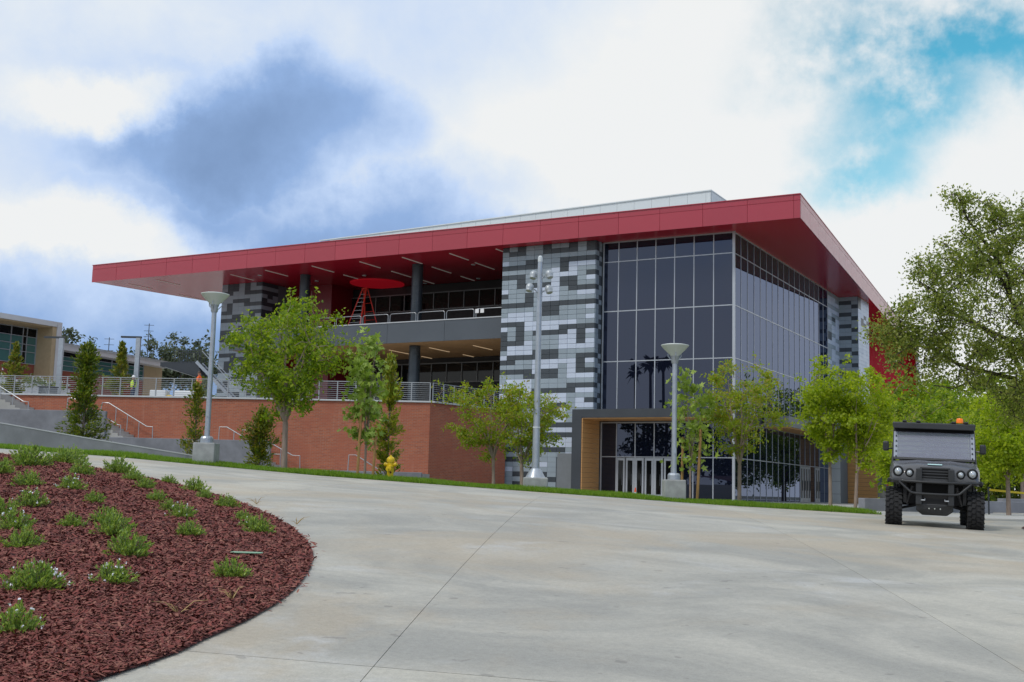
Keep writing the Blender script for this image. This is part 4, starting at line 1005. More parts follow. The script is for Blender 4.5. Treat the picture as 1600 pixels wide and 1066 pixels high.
for i in range(6):
    for z0, z1, m_ in ((10.87, 11.3, TEAL), (11.3, 11.75, TEAL), (11.75, 12.1, TEAL), (12.1, 12.55, GLASS2)):
        add('pane', MB().box(-83.46, -83.43, 66.9 + 1.9 * i, 66.9 + 1.9 * (i + 1), z0, z1), m_, wf)
# white planter wall on the terrace
add('white_terrace_wall', MB().extr([(-72, 46, 6.66), (-72, 60.5, 6.66), (-72, 60.5, 8.25), (-72, 46, 9.25)], (-.3, 0, 0)), mat('white_plaster', (.78, .79, .80), .7, var=.08), None, label='white sloping planter wall behind the railing at the left', cat='wall')
# terrace lighting columns (L shaped)
def ell(p, zt, label):
    r = empty('light_column', p, label=label, cat='lamp post', group='terrace light columns')
    p = Vector(p); q = Vector((p.x, p.y, zt))
    add('post', MB().obox((p + q) / 2, (.13, .07, 0), (-.05, .10, 0), (0, 0, (zt - p.z) / 2)), GALV, r)
    add('arm', MB().obox(q + Vector((-.45, -.24, .05)), (.62, .33, 0), (-.05, .09, 0), (0, 0, .06)), DARKM, r)
ell((-65.71, 54.22, 6.66), 11.1, 'tall grey light column by the white planter wall')
ell((-61.12, 56.78, 6.66), 11.25, 'tall grey L-shaped light column beside the terrace conifer')
# waste bin
bn_ = empty('waste_bin', (-64.9, 52.75, 6.66), label='grey slatted waste bin behind the railing', cat='bin')
add('body', MB().box(-65.35, -64.45, 52.35, 53.15, 6.67, 7.55), mat('bin_grey', (.20, .21, .22), .6), bn_, bev=.03)
add('lid', MB().box(-65.4, -64.4, 52.3, 53.2, 7.55, 7.63), DARKM, bn_, bev=.02)
for i in range(7): add('slat', MB().box(-65.3 + i * .13, -65.23 + i * .13, 52.31, 52.35, 6.72, 7.5), GALV, bn_)
# stair bridge: dark landing box with a stair coming down to the terrace
sb = empty('outdoor_stair', (-60, 62, 6.66), label='dark cantilevered landing with metal stair descending to the terrace', cat='stairs')
add('landing_box', MB().extr([(-62.9, 60.6, 9.75), (-60.5, 61.9, 9.05), (-60.2, 62.05, 9.1), (-60.6, 61.85, 10.18), (-62.9, 60.6, 10.05)], (-1.0, 1.9, 0)), DARKM, sb)
add('landing_soffit', MB().extr([(-62.6, 60.75, 9.70), (-60.6, 61.86, 9.02), (-61.5, 63.6, 9.02), (-63.4, 62.4, 9.70)], (0, 0, .02)), mat('pale_soffit', (.4, .42, .42), .7), sb)
for k in (0, 1.3):
    o_ = Vector((-.55 * k, k, 0))
    add('stringer', MB().bar(Vector((-60.6, 61.8, 10.15)) + o_, Vector((-57.9, 63.3, 7.2)) + o_, .07, .22), GALV, sb)
    for i in range(7):
        p_ = Vector((-62.0 + i * .26, 61.05 + i * .14, 10.1)) + o_; add('post', MB().bar(p_, p_ + Vector((0, 0, .85)), .04), DARKM, sb)
    add('top_rail', MB().bar(Vector((-62.1, 61.0, 10.95)) + o_, Vector((-60.3, 62.0, 10.95)) + o_, .05), DARKM, sb)
    add('stair_rail', MB().bar(Vector((-60.3, 62.0, 10.95)) + o_, Vector((-57.8, 63.35, 8.1)) + o_, .05), GALV, sb)
for i in range(13):
    p_ = Vector((-60.5, 61.85, 10.0)).lerp(Vector((-57.9, 63.3, 7.1)), i / 12); add('tread', MB().obox(p_ + Vector((-.35, .65, 0)), (.12, .07, 0), (-.33, .62, 0), (0, 0, .02)), GALV, sb)
person(Vector((-56.4, 57.9, 7.15)), R(120), STAND, mat('orange_shirt', (.8, .13, .03), .8), DENIM, ORV, mat('dark_hard_hat', (.06, .03, .02), .4), 'person in orange work clothes on the terrace beside the round tree')
add('work_platform', MB().obox((-56.4, 57.9, 6.9), (.7, .35, 0), (-.35, .7, 0), (0, 0, .24)), mat('grey_work_platform', (.3, .31, .32), .6), None, bev=.03, label='low grey work platform under the person in orange', cat='platform')
# white equipment behind the rail
def cart(p, s, label, m):
    r = empty('equipment_cart', p, label=label, cat='cart'); p = Vector(p)
    add('box', MB().obox(p + Vector((0, 0, .55)), (.6 * s, .3 * s, 0), (-.2, .4, 0), (0, 0, .32)), m, r, bev=.06)
    add('handle', MB().tube([p + Vector((.6 * s, .3 * s, .7)), p + Vector((.95 * s, .45 * s, 1.0)), p + Vector((.95 * s, .45 * s, 1.1))], .03, 6), GALV, r)
    for a in (-.4, .4):
        w_ = p + Vector((a * s, a * .5 * s - .3, .16)); add('wheel', MB().lathe([(.16, -.04), (.16, .04)], w_, 14, 'y'), TYRE, r)
WHP = mat('white_plastic', (.72, .74, .75), .5)
cart((-56.6, 57.0, 6.66), 1.0, 'white wheeled equipment cart behind the railing, nearer the lamp post', WHP)
cart((-58.0, 56.0, 6.66), .8, 'white and small equipment cart behind the railing, beside the lime vest', WHP)
add('yellow_drum', MB().lathe([(.28, .02), (.3, .1), (.28, .45), (.26, .5), (.1, .56)], (-57.35, 56.2, 6.66), 16), mat('yellow_plastic', (.7, .5, .04), .5), None, smooth=True, label='low yellow drum between the two white carts', cat='drum')

# right-hand plaza: low walls and caution tape
for a, c, z0, z1, lb in (((13.2, 44), (20.5, 46.5), 1.0, 1.62, 'low grey planter wall behind the utility vehicle'), ((20.9, 50), (30, 52), 1.0, 1.75, 'low pale planter wall at the right edge')):
    p, q = Vector((*W(*a), 0)), Vector((*W(*c), 0)); d_ = (q - p).normalized(); n_ = Vector((-d_.y, d_.x, 0))
    add('planter_wall', MB().obox((p + q) / 2 + Vector((0, 0, (z0 + z1) / 2)), (q - p) / 2, n_ * .2, Vector((0, 0, (z1 - z0) / 2))), CONC_W, None, bev=.02, label=lb, cat='wall', group='plaza planter walls')
ct = empty('caution_tape', G(18, 41.5), label='yellow caution tape strung between posts at the right edge', cat='tape')
TPY = mat('caution_yellow', (.85, .62, .02), .5)
pts = [Vector((*W(16.9, 41.4), 2.02)), Vector((*W(18.2, 41.5), 1.93)), Vector((*W(20.4, 41.8), 2.0))]
for a, c in zip(pts[:-1], pts[1:]): add('tape_length', MB().bar(a, c, .006, .07), TPY, ct)
for p_ in (pts[0], pts[2]): add('tape_post', MB().tube([Vector((p_.x, p_.y, 1.1)), p_ + Vector((0, 0, .1))], .03, 7), DARKM, ct)

# ================================================================== vegetation
BARK = mat('grey_brown_bark', (.24, .19, .155), .9, var=.35, vscale=18, bump=.5, bscale=60, stretch=(1, 1, .25))
BARKP = mat('pale_bark', (.36, .27, .22), .9, var=.3, vscale=14, bump=.4, bscale=50, stretch=(1, 1, .25))
BARKD = mat('dark_oak_bark', (.07, .055, .045), .95, var=.4, vscale=12, bump=.6, bscale=40)
STAKE = mat('weathered_stake_wood', (.42, .24, .085), .8, var=.3, vscale=6, stretch=(3, 3, .5))
LF_GREEN = leaf_mat('leaf_mid_green', [(.10, .18, .012), (.18, .29, .016), (.28, .38, .02), (.38, .45, .026), (.14, .24, .014)], .52)
LF_LIME = leaf_mat('leaf_lime', [(.22, .32, .014), (.34, .44, .018), (.46, .53, .024), (.27, .37, .015)], .55)
LF_MIX = leaf_mat('leaf_green_bronze', [(.17, .27, .018), (.26, .36, .022), (.36, .43, .025), (.36, .33, .04), (.21, .31, .018), (.32, .40, .022), (.40, .27, .05)], .52)
LF_MAPLE = leaf_mat('leaf_maple_silver', [(.15, .24, .025), (.27, .38, .05), (.42, .53, .13), (.21, .31, .03)], .35)
LF_SYC = leaf_mat('leaf_sycamore', [(.17, .26, .025), (.28, .38, .045), (.42, .52, .12), (.22, .32, .03)], .35)
LF_SHRUB = leaf_mat('leaf_evergreen_glossy', [(.05, .10, .012), (.10, .17, .016), (.18, .25, .022), (.28, .29, .03), (.075, .135, .014)], .35, .35)
LF_BRONZE = leaf_mat('leaf_olive_bronze', [(.08, .13, .015), (.15, .21, .02), (.26, .29, .03), (.32, .25, .04), (.11, .17, .016)], .4, .4)
LF_LIMEOL = leaf_mat('leaf_yellow_olive', [(.14, .20, .018), (.24, .30, .025), (.36, .38, .03), (.40, .33, .05), (.18, .24, .02)], .45, .4)
LF_OAK = leaf_mat('leaf_oak', [(.11, .16, .03), (.20, .26, .045), (.30, .345, .07), (.42, .44, .13), (.145, .195, .036)], .53, .38)
LF_ROSE = leaf_mat('leaf_rosemary', [(.13, .23, .05), (.21, .34, .065), (.31, .44, .07), (.42, .54, .09), (.20, .30, .09)], .3)
LF_FAR = leaf_mat('leaf_far_grey_green', [(.06, .085, .05), (.09, .115, .065), (.12, .14, .075)], .2)
LF_DARK = leaf_mat('leaf_dark_evergreen', [(.012, .024, .008), (.022, .04, .011), (.03, .05, .013)], .1)
PETAL = mat('white_petal', (.85, .86, .9), .6)

def rand_frames(n, rg, up=0.0):
    a = rg.normal(0, 1, (n, 3)); a[:, 2] += up; a /= np.linalg.norm(a, axis=1)[:, None] + 1e-9
    h = rg.normal(0, 1, (n, 3)); h -= a * (a * h).sum(1)[:, None]; h /= np.linalg.norm(h, axis=1)[:, None] + 1e-9
    return a, h
def leaf_mesh(name, C_, size, rg, m, aspect=.5, up=0.25, axis=None):
    """rhombic leaves with a folded midrib, every one its own island"""
    C_ = np.asarray(C_, float); n = len(C_)
    a, h = rand_frames(n, rg, up)
    if axis is not None:
        a = axis + .45 * rg.normal(0, 1, (n, 3)); a /= np.linalg.norm(a, axis=1)[:, None]
        h -= a * (a * h).sum(1)[:, None]; h /= np.linalg.norm(h, axis=1)[:, None]
    k = np.cross(a, h); s = np.asarray(size)[:, None] if np.ndim(size) else np.full((n, 1), size)
    s = s * rg.uniform(.7, 1.25, (n, 1))
    P = np.stack([C_ - a * s * .5, C_ + h * s * aspect * .5 + k * s * .08, C_ + a * s * .5 - k * s * .06, C_ - h * s * aspect * .5 + k * s * .08], 1).reshape(-1, 3)
    me = bpy.data.meshes.new(name)
    me.vertices.add(n * 4); me.vertices.foreach_set('co', P.ravel()); me.loops.add(n * 4); me.loops.foreach_set('vertex_index', np.arange(n * 4)); me.polygons.add(n); me.polygons.foreach_set('loop_start', np.arange(0, n * 4, 4)); me.update(); me.materials.append(m)
    return me
STAR = []
for i in range(5):
    ang = [-2.2, -1.1, 0, 1.1, 2.2][i]; ln = [.34, .46, .56, .46, .34][i]
    STAR.append((ln * math.sin(ang), ln * math.cos(ang)))
    if i < 4: a2 = ang + .55; STAR.append((.21 * math.sin(a2), .21 * math.cos(a2)))
STAR.append((.04, -.20)); STAR.append((-.04, -.20))
def star_mesh(name, C_, size, rg, m):
    C_ = np.asarray(C_, float); n = len(C_); a, h = rand_frames(n, rg, -.25); k = np.cross(a, h)
    s = size * rg.uniform(.6, 1.25, (n, 1, 1)); S = np.array(STAR); q = len(S)
    P = C_[:, None] + (h[:, None] * S[None, :, :1] + a[:, None] * S[None, :, 1:] + k[:, None] * (.35 * (S[None, :, :1] ** 2))) * s
    me = bpy.data.meshes.new(name); me.from_pydata(P.reshape(-1, 3).tolist(), [], (np.arange(n)[:, None] * q + np.arange(q)).tolist()); me.materials.append(m)
    return me

def make_tree(label, u, v, H, fork, rx, zc, rz, ntip, per, ls, lm, bm, seed, r0=.07, name='tree', group=None, star=False, limbs=6, sig=.16, aspect=.5, cat='tree', off=(0, 0), loc=None, sidebias=0.0, low=.0, twist=None, nseg=6):
    rg = np.random.default_rng(seed); rr = random.Random(seed)
    wood = MB(); nodes = []
    lean = Vector((rr.uniform(-.05, .05), rr.uniform(-.05, .05), 0))
    tr = [Vector((0, 0, -.15)), Vector((0, 0, 0)), lean * .5 + Vector((0, 0, fork * .5)), lean + Vector((0, 0, fork))]
    wood.tube(tr, [r0 * 1.25, r0 * 1.05, r0 * .9, r0 * .85], 9)
    cen = Vector((off[0], off[1], zc)); F0 = tr[-1]
    for i in range(limbs):
        a = 2 * math.pi * (i + rr.uniform(-.25, .25)) / limbs
        el = rr.uniform(.15, 1.0)
        tgt = cen + Vector((rx * .72 * math.cos(a) * (1.1 - el * .7), rx * .72 * math.sin(a) * (1.1 - el * .7), rz * (-.25 + .95 * el)))
        pts = [F0]; rad = [r0 * .55]
        for k in range(1, 6):
            t = k / 5; p = F0.lerp(tgt, t) + Vector((0, 0, .12 * rz * math.sin(math.pi * t))) + Vector((rr.gauss(0, .05), rr.gauss(0, .05), rr.gauss(0, .04))) * rx * .5
            pts.append(p); rad.append(r0 * .55 * (1 - .8 * t))
        wood.tube(pts, rad, nseg)
        nodes += [(p, q) for p, q in zip(pts[1:], rad[1:])]
    Cs = []; 
    for i in range(ntip):
        d = rg.normal(0, 1, 3); d /= np.linalg.norm(d); rad = rg.uniform(.2, 1.0) ** .5
        k = 1 + .30 * math.sin(3.1 * d[0] + seed) * math.cos(2.7 * d[1] - seed * .7) + .12 * math.sin(7 * d[2] + 5 * d[0] + seed) + rg.normal(0, .10)
        p = np.array([d[0] * rx, d[1] * rx, d[2] * rz]) * rad * k + np.array(cen)
        if p[2] < fork * .9 + low: p[2] = fork * .9 + low + rg.uniform(0, .3)
        wz = (p[2] - (cen.z - rz)) / (2 * rz); p[:2] = (p[:2] - np.array(cen)[:2]) * (.62 + .55 * min(1, max(0, wz * 1.5))) + np.array(cen)[:2]
        pv = Vector(p); best = min(nodes, key=lambda n_: (n_[0] - pv).length + max(0, n_[0].z - pv.z) * .8)
        mid = best[0].lerp(pv, .5) + Vector((0, 0, .06 * rx))
        wood.tube([best[0], mid, pv], [min(best[1], r0 * .22) * .9, r0 * .11, r0 * .05], 4, cap=False)
        nodes.append((mid, r0 * .15))
        shoot = (not star) and p[2] > cen.z + .35 * rz and rg.uniform() < .35
        if shoot: p = p + np.array([0, 0, rg.uniform(.1, .32) * rz]); wood.tube([pv, Vector(p)], [r0 * .05, r0 * .03], 3, cap=False)
        m_ = int(per * rg.choice([.35, .6, .9, 1.3, 1.9]) * (.55 if shoot else 1.0))
        t = rg.uniform(.35, 1.1, m_)[:, None]
        base = np.array(mid)[None] * (1 - t) + p[None] * t
        Cs.append(base + rg.normal(0, 1, (m_, 3)) * sig * (.55 if shoot else rg.uniform(.6, 1.1)) * np.array([1, 1, .7]))
    Cs = np.concatenate(Cs)
    root = empty(name, (0, 0, 0), label=label, cat=cat, group=group)
    add('trunk', wood, bm, root, smooth=True, norm=False)
    obj('crown', star_mesh('crown', Cs, ls, rg, lm) if star else leaf_mesh('crown', Cs, ls, rg, lm, aspect), root)
    root.location = loc if loc is not None else G(u, v); root.rotation_euler = (0, 0, R(29) + (twist or 0))
    return root
# --- young trees along the lawn
make_tree('round dense green tree with a forked trunk in front of the brick wall', -6.02, 31.5, 4.7, 1.35, 1.55, 3.05, 1.55, 165, 66, .115, LF_GREEN, BARKP, 3, r0=.085, limbs=8, sig=.17, off=(-.14, 0))
make_tree('airy young tree with pale forked trunk before the brick wall corner', -.41, 33, 3.3, .85, 1.30, 2.05, 1.05, 95, 58, .095, LF_MIX, BARKP, 21, r0=.05, limbs=7, sig=.13, off=(-.12, 0))
make_tree('leafy young tree right behind the floodlight mast', .38, 32.5, 3.0, .75, 1.05, 1.95, 1.00, 90, 54, .095, LF_MIX, BARKP, 8, r0=.06, limbs=6, sig=.13, off=(.18, 0))
make_tree('spreading olive-green tree in front of the glass corner', 6.48, 33, 4.2, 1.15, 1.30, 2.75, 1.30, 120, 60, .095, LF_MIX, BARKP, 30, r0=.06, limbs=8, sig=.14)
make_tree('bright lime-green tree, left one of the close pair', 8.76, 32, 4.1, 1.2, .98, 2.75, 1.35, 110, 64, .11, LF_LIME, BARKP, 41, r0=.055, limbs=6, sig=.14)
make_tree('bright lime-green tree, right one of the close pair', 9.28, 31.5, 3.9, 1.05, .85, 2.55, 1.25, 95, 62, .11, LF_LIME, BARKP, 52, r0=.05, limbs=6, sig=.14, off=(.25, 0))
make_tree('staked young maple with large silvery lobed leaves beside the hydrant', -3.85, 31.5, 4.0, 1.0, .52, 2.4, 1.85, 80, 12, .24, LF_MAPLE, BARKP, 9, r0=.035, limbs=6, sig=.15, star=True)
make_tree('staked young sycamore with large pale lobed leaves beside the right lamp post', 4.95, 32, 3.6, .95, .52, 2.2, 1.6, 54, 10, .23, LF_SYC, BARKP, 17, r0=.03, limbs=6, sig=.15, star=True)
for u, v, zt, lb in ((-4.02, 31.25, 3.75, 'taller wooden stake left of the maple trunk'), (-3.62, 31.35, 3.0, 'shorter wooden stake right of the maple trunk'), (4.74, 32.2, 3.15, 'straight wooden stake left of the sycamore'), (5.08, 31.7, 3.35, 'leaning wooden stake right of the sycamore')):
    p = G(u, v, -.1); q = Vector((p.x + (.09 if 'leaning' in lb else .02), p.y + .04, zt))
    add('tree_stake', MB().tube([p, q], .038, 8), STAKE, None, smooth=True, label=lb, cat='stake', group='wooden tree stakes')
# --- columnar evergreens
def column(label, u, v, z, Hh, r, lm, seed, n=150, per=26, ls=.13, dense=1.0, loc=None, shape=None):
    rg = np.random.default_rng(seed); wood = MB()
    wood.tube([(0, 0, -.2), (.02, .01, Hh * .5), (0, 0, Hh * .97)], [.04, .03, .008], 7)
    Cs, Ax = [], []
    for i in range(n):
        t = rg.uniform(.03, 1) ** .9; prof = (1 - t) ** .62 * (1 + .25 * math.sin(7 * t + seed)) if shape is None else shape(t)
        a = rg.uniform(0, 6.283); rad = r * prof * rg.uniform(.35, 1.28) * (1 + .28 * math.sin(2 * a + 5 * t + seed) ); z0 = t * Hh
        tip = np.array([math.cos(a) * rad, math.sin(a) * rad, z0 + .12 * Hh * .3 * rg.uniform(.2, 1)])
        st_ = np.array([0, 0, max(.02, z0 - .12)])
        wood.tube([st_, tip], [.012, .004], 3, cap=False)
        m_ = int(per * rg.uniform(.6, 1.4)); s_ = rg.uniform(.35, 1.05, m_)[:, None]
        Cs.append(st_ * (1 - s_) + tip * s_ + rg.normal(0, .055, (m_, 3))); d = tip - st_; d /= np.linalg.norm(d); Ax.append(np.repeat(d[None] + np.array([[0, 0, .2]]), m_, 0))
    Cs, Ax = np.concatenate(Cs), np.concatenate(Ax)
    root = empty('columnar_tree', (0, 0, 0), label=label, cat='tree', group='narrow columnar evergreens')
    add('trunk', wood, BARK, root, norm=False)
    obj('crown', leaf_mesh('crown', Cs, ls, rg, lm, .38, axis=Ax), root)
    root.location = loc if loc is not None else Vector((*W(u, v), z)); return root
column('bushy columnar evergreen rising in front of the tall concrete wall', -13.45, 36.9, 2.55, 3.25, .80, LF_SHRUB, 1, n=230, per=30, ls=.12)
column('sparse narrow evergreen left of the left lamp post base', -9.25, 34.4, 2.2, 2.25, .55, LF_BRONZE, 2, n=85, per=20, ls=.11)
column('small evergreen beside the trunk of the round tree', -7.15, 33.6, 1.95, 1.75, .58, LF_BRONZE, 3, n=110, per=24, ls=.12)
column('tall olive evergreen close behind the staked maple', -3.55, 34.2, 1.7, 3.7, .52, LF_LIMEOL, 4, n=150, per=24, ls=.13)
for p_, hh, r_, sd, lb in (((-65.9, 50.8, 6.66), 3.7, .95, 11, 'terrace conifer behind the person in orange at the left edge'), ((-61.9, 56.1, 6.66), 4.2, 1.05, 12, 'terrace conifer beside the L-shaped light column'), ((-57.6, 59.5, 6.66), 2.0, 1.3, 13, 'low bushy terrace shrub below the dark landing'), ((-70.2, 50.6, 6.66), 2.6, 1.0, 14, 'dark terrace shrub at the extreme left edge')):
    column(lb, 0, 0, 0, hh, r_, LF_BRONZE if sd != 13 else LF_SHRUB, sd, n=150, per=16, ls=.24, loc=Vector(p_))
# flowering hedge on the white terrace wall
rg = np.random.default_rng(77)
for k, (y0, y1) in enumerate(((51.5, 54.5), (56.5, 60))):
    cc = np.stack([rg.normal(-72.2, .28, 900), rg.uniform(y0, y1, 900), rg.normal(0, .16, 900)], 1); cc[:, 2] += 9.25 - (cc[:, 1] - 46) * .069 + .08
    hb = empty('terrace_hedge', (-72, (y0 + y1) / 2, 8.6), label=('left' if k == 0 else 'right') + ' flowering hedge on top of the white planter wall', cat='hedge', group='hedges on the white wall')
    obj('foliage', leaf_mesh('foliage', cc, .2, rg, LF_SHRUB), hb)
    fc = cc[rg.integers(0, 900, 60)] + np.array([.2, 0, .12]); obj('flowers', leaf_mesh('flowers', fc, .2, rg, PETAL, .9), hb, kind='stuff')

# --- the big oak reaching in from the right
def oak():
    rg = np.random.default_rng(5); rr = random.Random(5)
    root = empty('oak_tree', (0, 0, 0), label='large olive-green oak reaching in over the vehicle from the right', cat='tree')
    L = lambda u, v, z: Vector((*W(u, v), z))
    base = L(13.6, 27.5, 1.1); fork = L(13.3, 27.2, 3.0)
    wood = MB().tube([base - Vector((0, 0, .3)), base, fork], [.28, .22, .16], 12); nodes = [(fork, .2)]
    ends = [(L(8.4, 26, 5.2), .05), (L(9.0, 25.5, 6.4), .05), (L(10.1, 26, 7.7), .05), (L(9.85, 25.4, 8.35), .03), (L(11.3, 27, 8.0), .06), (L(10.6, 24.8, 5.6), .06), (L(10.4, 28.5, 6.8), .05), (L(12.2, 25.0, 7.6), .06), (L(10.0, 27.5, 4.3), .05), (L(13.8, 26, 8.6), .06), (L(11.2, 25.4, 4.0), .05), (L(15.5, 28, 7.0), .06)]
    for e, r1 in ends:
        pts, rad = [fork], [.08]
        for k in range(1, 9):
            t = k / 8; p = fork.lerp(e, t) + Vector((0, 0, .5 * math.sin(math.pi * t))) + Vector((rr.gauss(0, .12), rr.gauss(0, .12), rr.gauss(0, .10))); pts.append(p); rad.append(.075 * (1 - t) + .012)
        pts[-1] = e; wood.tube(pts, rad, 6); nodes += list(zip(pts[2:], rad[2:]))
    blobs = [((10.9, 26, 5.9), (1.9, 1.8, 1.35), 210), ((12.3, 26.4, 6.9), (1.9, 1.8, 1.5), 150), ((9.3, 25.8, 5.6), (.95, .9, .55), 62), ((8.55, 26, 5.45), (.62, .5, .42), 34), ((9.0, 25.9, 4.75), (.75, .7, .65), 58), ((9.6, 25.7, 6.65), (.75, .7, .45), 42), ((10.5, 26, 7.35), (.85, .8, .48), 52), ((9.95, 25.6, 8.35), (.50, .35, .15), 16), ((10.55, 25.8, 8.05), (.55, .5, .22), 22), ((11.5, 26, 7.9), (.7, .6, .45), 40), ((11.0, 25.8, 4.5), (1.3, 1.2, .75), 110), ((11.9, 26, 3.9), (1.2, 1.1, .6), 70), ((14.3, 26.4, 7.0), (1.8, 1.8, 1.6), 120), ((15.4, 27.8, 6.4), (1.2, 1.2, 1.1), 60)]
    Cs = []
    for c, r_, n in blobs:
        for i in range(n):
            d = rg.normal(0, 1, 3); d /= np.linalg.norm(d); q = d * np.array(r_) * rg.uniform(.2, 1) ** .4
            p = np.array([*W(c[0] + q[0], c[1] + q[1]), c[2] + q[2]]); pv = Vector(p)
            bst = min(nodes, key=lambda n_: (n_[0] - pv).length_squared)
            mid = bst[0].lerp(pv, .55) + Vector((rr.gauss(0, .06), rr.gauss(0, .06), rr.gauss(0, .05)))
            wood.tube([bst[0], mid, pv], [min(.03, bst[1] * .5), .012, .005], 4, cap=False); nodes.append((mid, .014))
            m_ = int(46 * rg.uniform(.3, 1.7)); t = rg.uniform(.3, 1.08, m_)[:, None]
            Cs.append(np.array(mid)[None] * (1 - t) + p[None] * t + rg.normal(0, .12, (m_, 3)))
    Cs = np.concatenate(Cs)
    add('trunk', wood, BARKD, root, norm=False)
    obj('crown', leaf_mesh('crown', Cs, .078, rg, LF_OAK, .55), root)
oak()
# --- trees behind the vehicle
make_tree('lime-green young tree behind the vehicle, nearest the right edge', 17.0, 40, 4.3, 1.2, 1.5, 2.5, 1.5, 130, 72, .15, LF_LIME, BARKP, 61, r0=.08, sig=.2, name='tree')
make_tree('green young tree immediately behind the vehicle mirror', 15.2, 43, 4.4, 1.1, 1.5, 2.6, 1.6, 130, 72, .15, LF_GREEN, BARKP, 62, r0=.08, sig=.2)
make_tree('bronze-leaved young tree left of the vehicle roof', 13.2, 40, 3.6, 1.2, 1.0, 2.5, .95, 55, 34, .13, LF_MIX, BARKP, 63, r0=.07, sig=.2)
make_tree('lime-green tree showing left of the vehicle windshield', 12.1, 37, 2.7, .9, .7, 1.7, .75, 80, 50, .11, LF_LIME, BARKP, 64, r0=.05, sig=.15)
make_tree('broad green tree far behind the vehicle on the right', 24.5, 56, 6.0, 1.6, 2.6, 3.9, 2.2, 150, 72, .24, LF_GREEN, BARKP, 65, r0=.12, sig=.3)
make_tree('dark green tree farthest behind the vehicle', 27.5, 75, 8.0, 2.0, 3.4, 5.0, 3.0, 160, 72, .34, LF_GREEN, BARKP, 66, r0=.14, sig=.4)
for i, (u, v, hh, rx_, lb) in enumerate(((30.5, 66, 7.0, 3.4, 'round green tree behind the plaza, beyond the caution tape'), (21.5, 62, 6.0, 2.8, 'green tree behind the plaza wall, hidden behind the vehicle mirror'), (35, 95, 10, 5.0, 'tall far green tree beyond the plaza at the right edge'), (40, 100, 10, 5.0, 'tall far tree beyond the plaza, past the oak'), (33.5, 88, 8, 3.6, 'far green tree beyond the plaza, just behind the vehicle roof'), (46, 92, 11, 5.5, 'farthest right green tree beyond the plaza'))):
    make_tree(lb, u, v, hh, hh * .16, rx_, hh * .55, hh * .47, 150, 60, .30, LF_LIME if i in (0, 3) else LF_GREEN, BARKP, 130 + i, r0=.15, sig=.42)
rg = np.random.default_rng(31)
for k, (u0, v0, u1, v1, hh, lb) in enumerate(((22.5, 57.5, 31, 60.5, 2.5, 'dense green hedge along the back of the plaza beside the caution tape'), (31.5, 82, 48, 86, 3.4, 'taller far hedge closing the plaza at the right edge'))):
    n_ = 5200; tt = rg.uniform(0, 1, n_); uu = u0 + (u1 - u0) * tt + rg.normal(0, .35, n_); vv_ = v0 + (v1 - v0) * tt + rg.normal(0, .45, n_)
    cc = np.stack([RH.x * uu + FH.x * vv_, RH.y * uu + FH.y * vv_, 1.15 + hh * rg.uniform(0, 1, n_) ** .8 * (1 + .12 * np.sin(uu * 2.3))], 1)
    hb = empty('hedge', (*W((u0 + u1) / 2, (v0 + v1) / 2), 1.15), label=lb, cat='hedge', group='plaza hedges')
    obj('foliage', leaf_mesh('foliage', cc, .26 + .08 * k, rg, LF_SHRUB, .55), hb)
    hs = MB()
    for q in range(14): t_ = (q + .5) / 14; x, y = W(u0 + (u1 - u0) * t_, v0 + (v1 - v0) * t_); hs.tube([(x, y, 1.0), (x + .1, y, 1.15 + hh * .8)], [.06, .02], 5)
    add('stems', hs, BARKD, hb, norm=False)
# small planted corner at the right edge
rb = [(10.35, 23.6), (9.75, 22.4), (9.35, 20.6), (9.5, 19.0), (14, 18.5), (15, 24.2)]
mbk = MB(); cu, cv = 11.8, 21.4; x, y = W(cu, cv); mbk.v.append((x, y, hz(cu, cv) + .15))
for u, v in rb: x, y = W(u, v); mbk.v.append((x, y, hz(u, v) + .02))
for i in range(len(rb)): mbk.f.append((0, 1 + i, 1 + (i + 1) % len(rb)))
add('corner_mulch_bed', mbk, MULCH, None, label='small mulch bed at the right edge beside the vehicle', kind='structure')
# --- far trees
for i, (u, v, z, hh, r_, lb) in enumerate(((-57, 150, 6.6, 13.6, 3.2, 'far grey-green tree above the classroom roof, leftmost'), (-52.2, 152, 6.6, 11.6, 2.2, 'small far tree above the middle of the classroom roof'), (-45.6, 150, 6.6, 13.2, 2.9, 'far rounded tree above the right end of the classroom roof'), (-42.2, 150, 6.6, 13.6, 3.2, 'far tree beside the dark landing, second from right'), (-39.5, 148, 6.6, 12.6, 2.2, 'far tree just left of the lamp post'))):
    make_tree(lb, u, v, hh, hh * .5, r_, hh * .72, hh * .27, 45, 46, .55, LF_FAR, BARK, 70 + i, r0=.2, sig=.6, loc=Vector((*W(u, v), z)), group='far trees on the skyline')
for u, zt, lb in ((-48.6, 18.6, 'thin antenna pole on the skyline, shorter'), (-43.9, 20.4, 'thin antenna mast on the skyline, taller')):
    p = Vector((*W(u, 140), 6.6)); r_ = empty('antenna_mast', p, label=lb, cat='antenna')
    add('pole', MB().tube([p, Vector((p.x, p.y, zt))], .05, 6), DARKM, r_)
    for k in range(3): add('crossbar', MB().bar(Vector((p.x - .5, p.y - .3, zt - .2 - .7 * k)), Vector((p.x + .5, p.y + .3, zt - .2 - .7 * k)), .05), DARKM, r_)
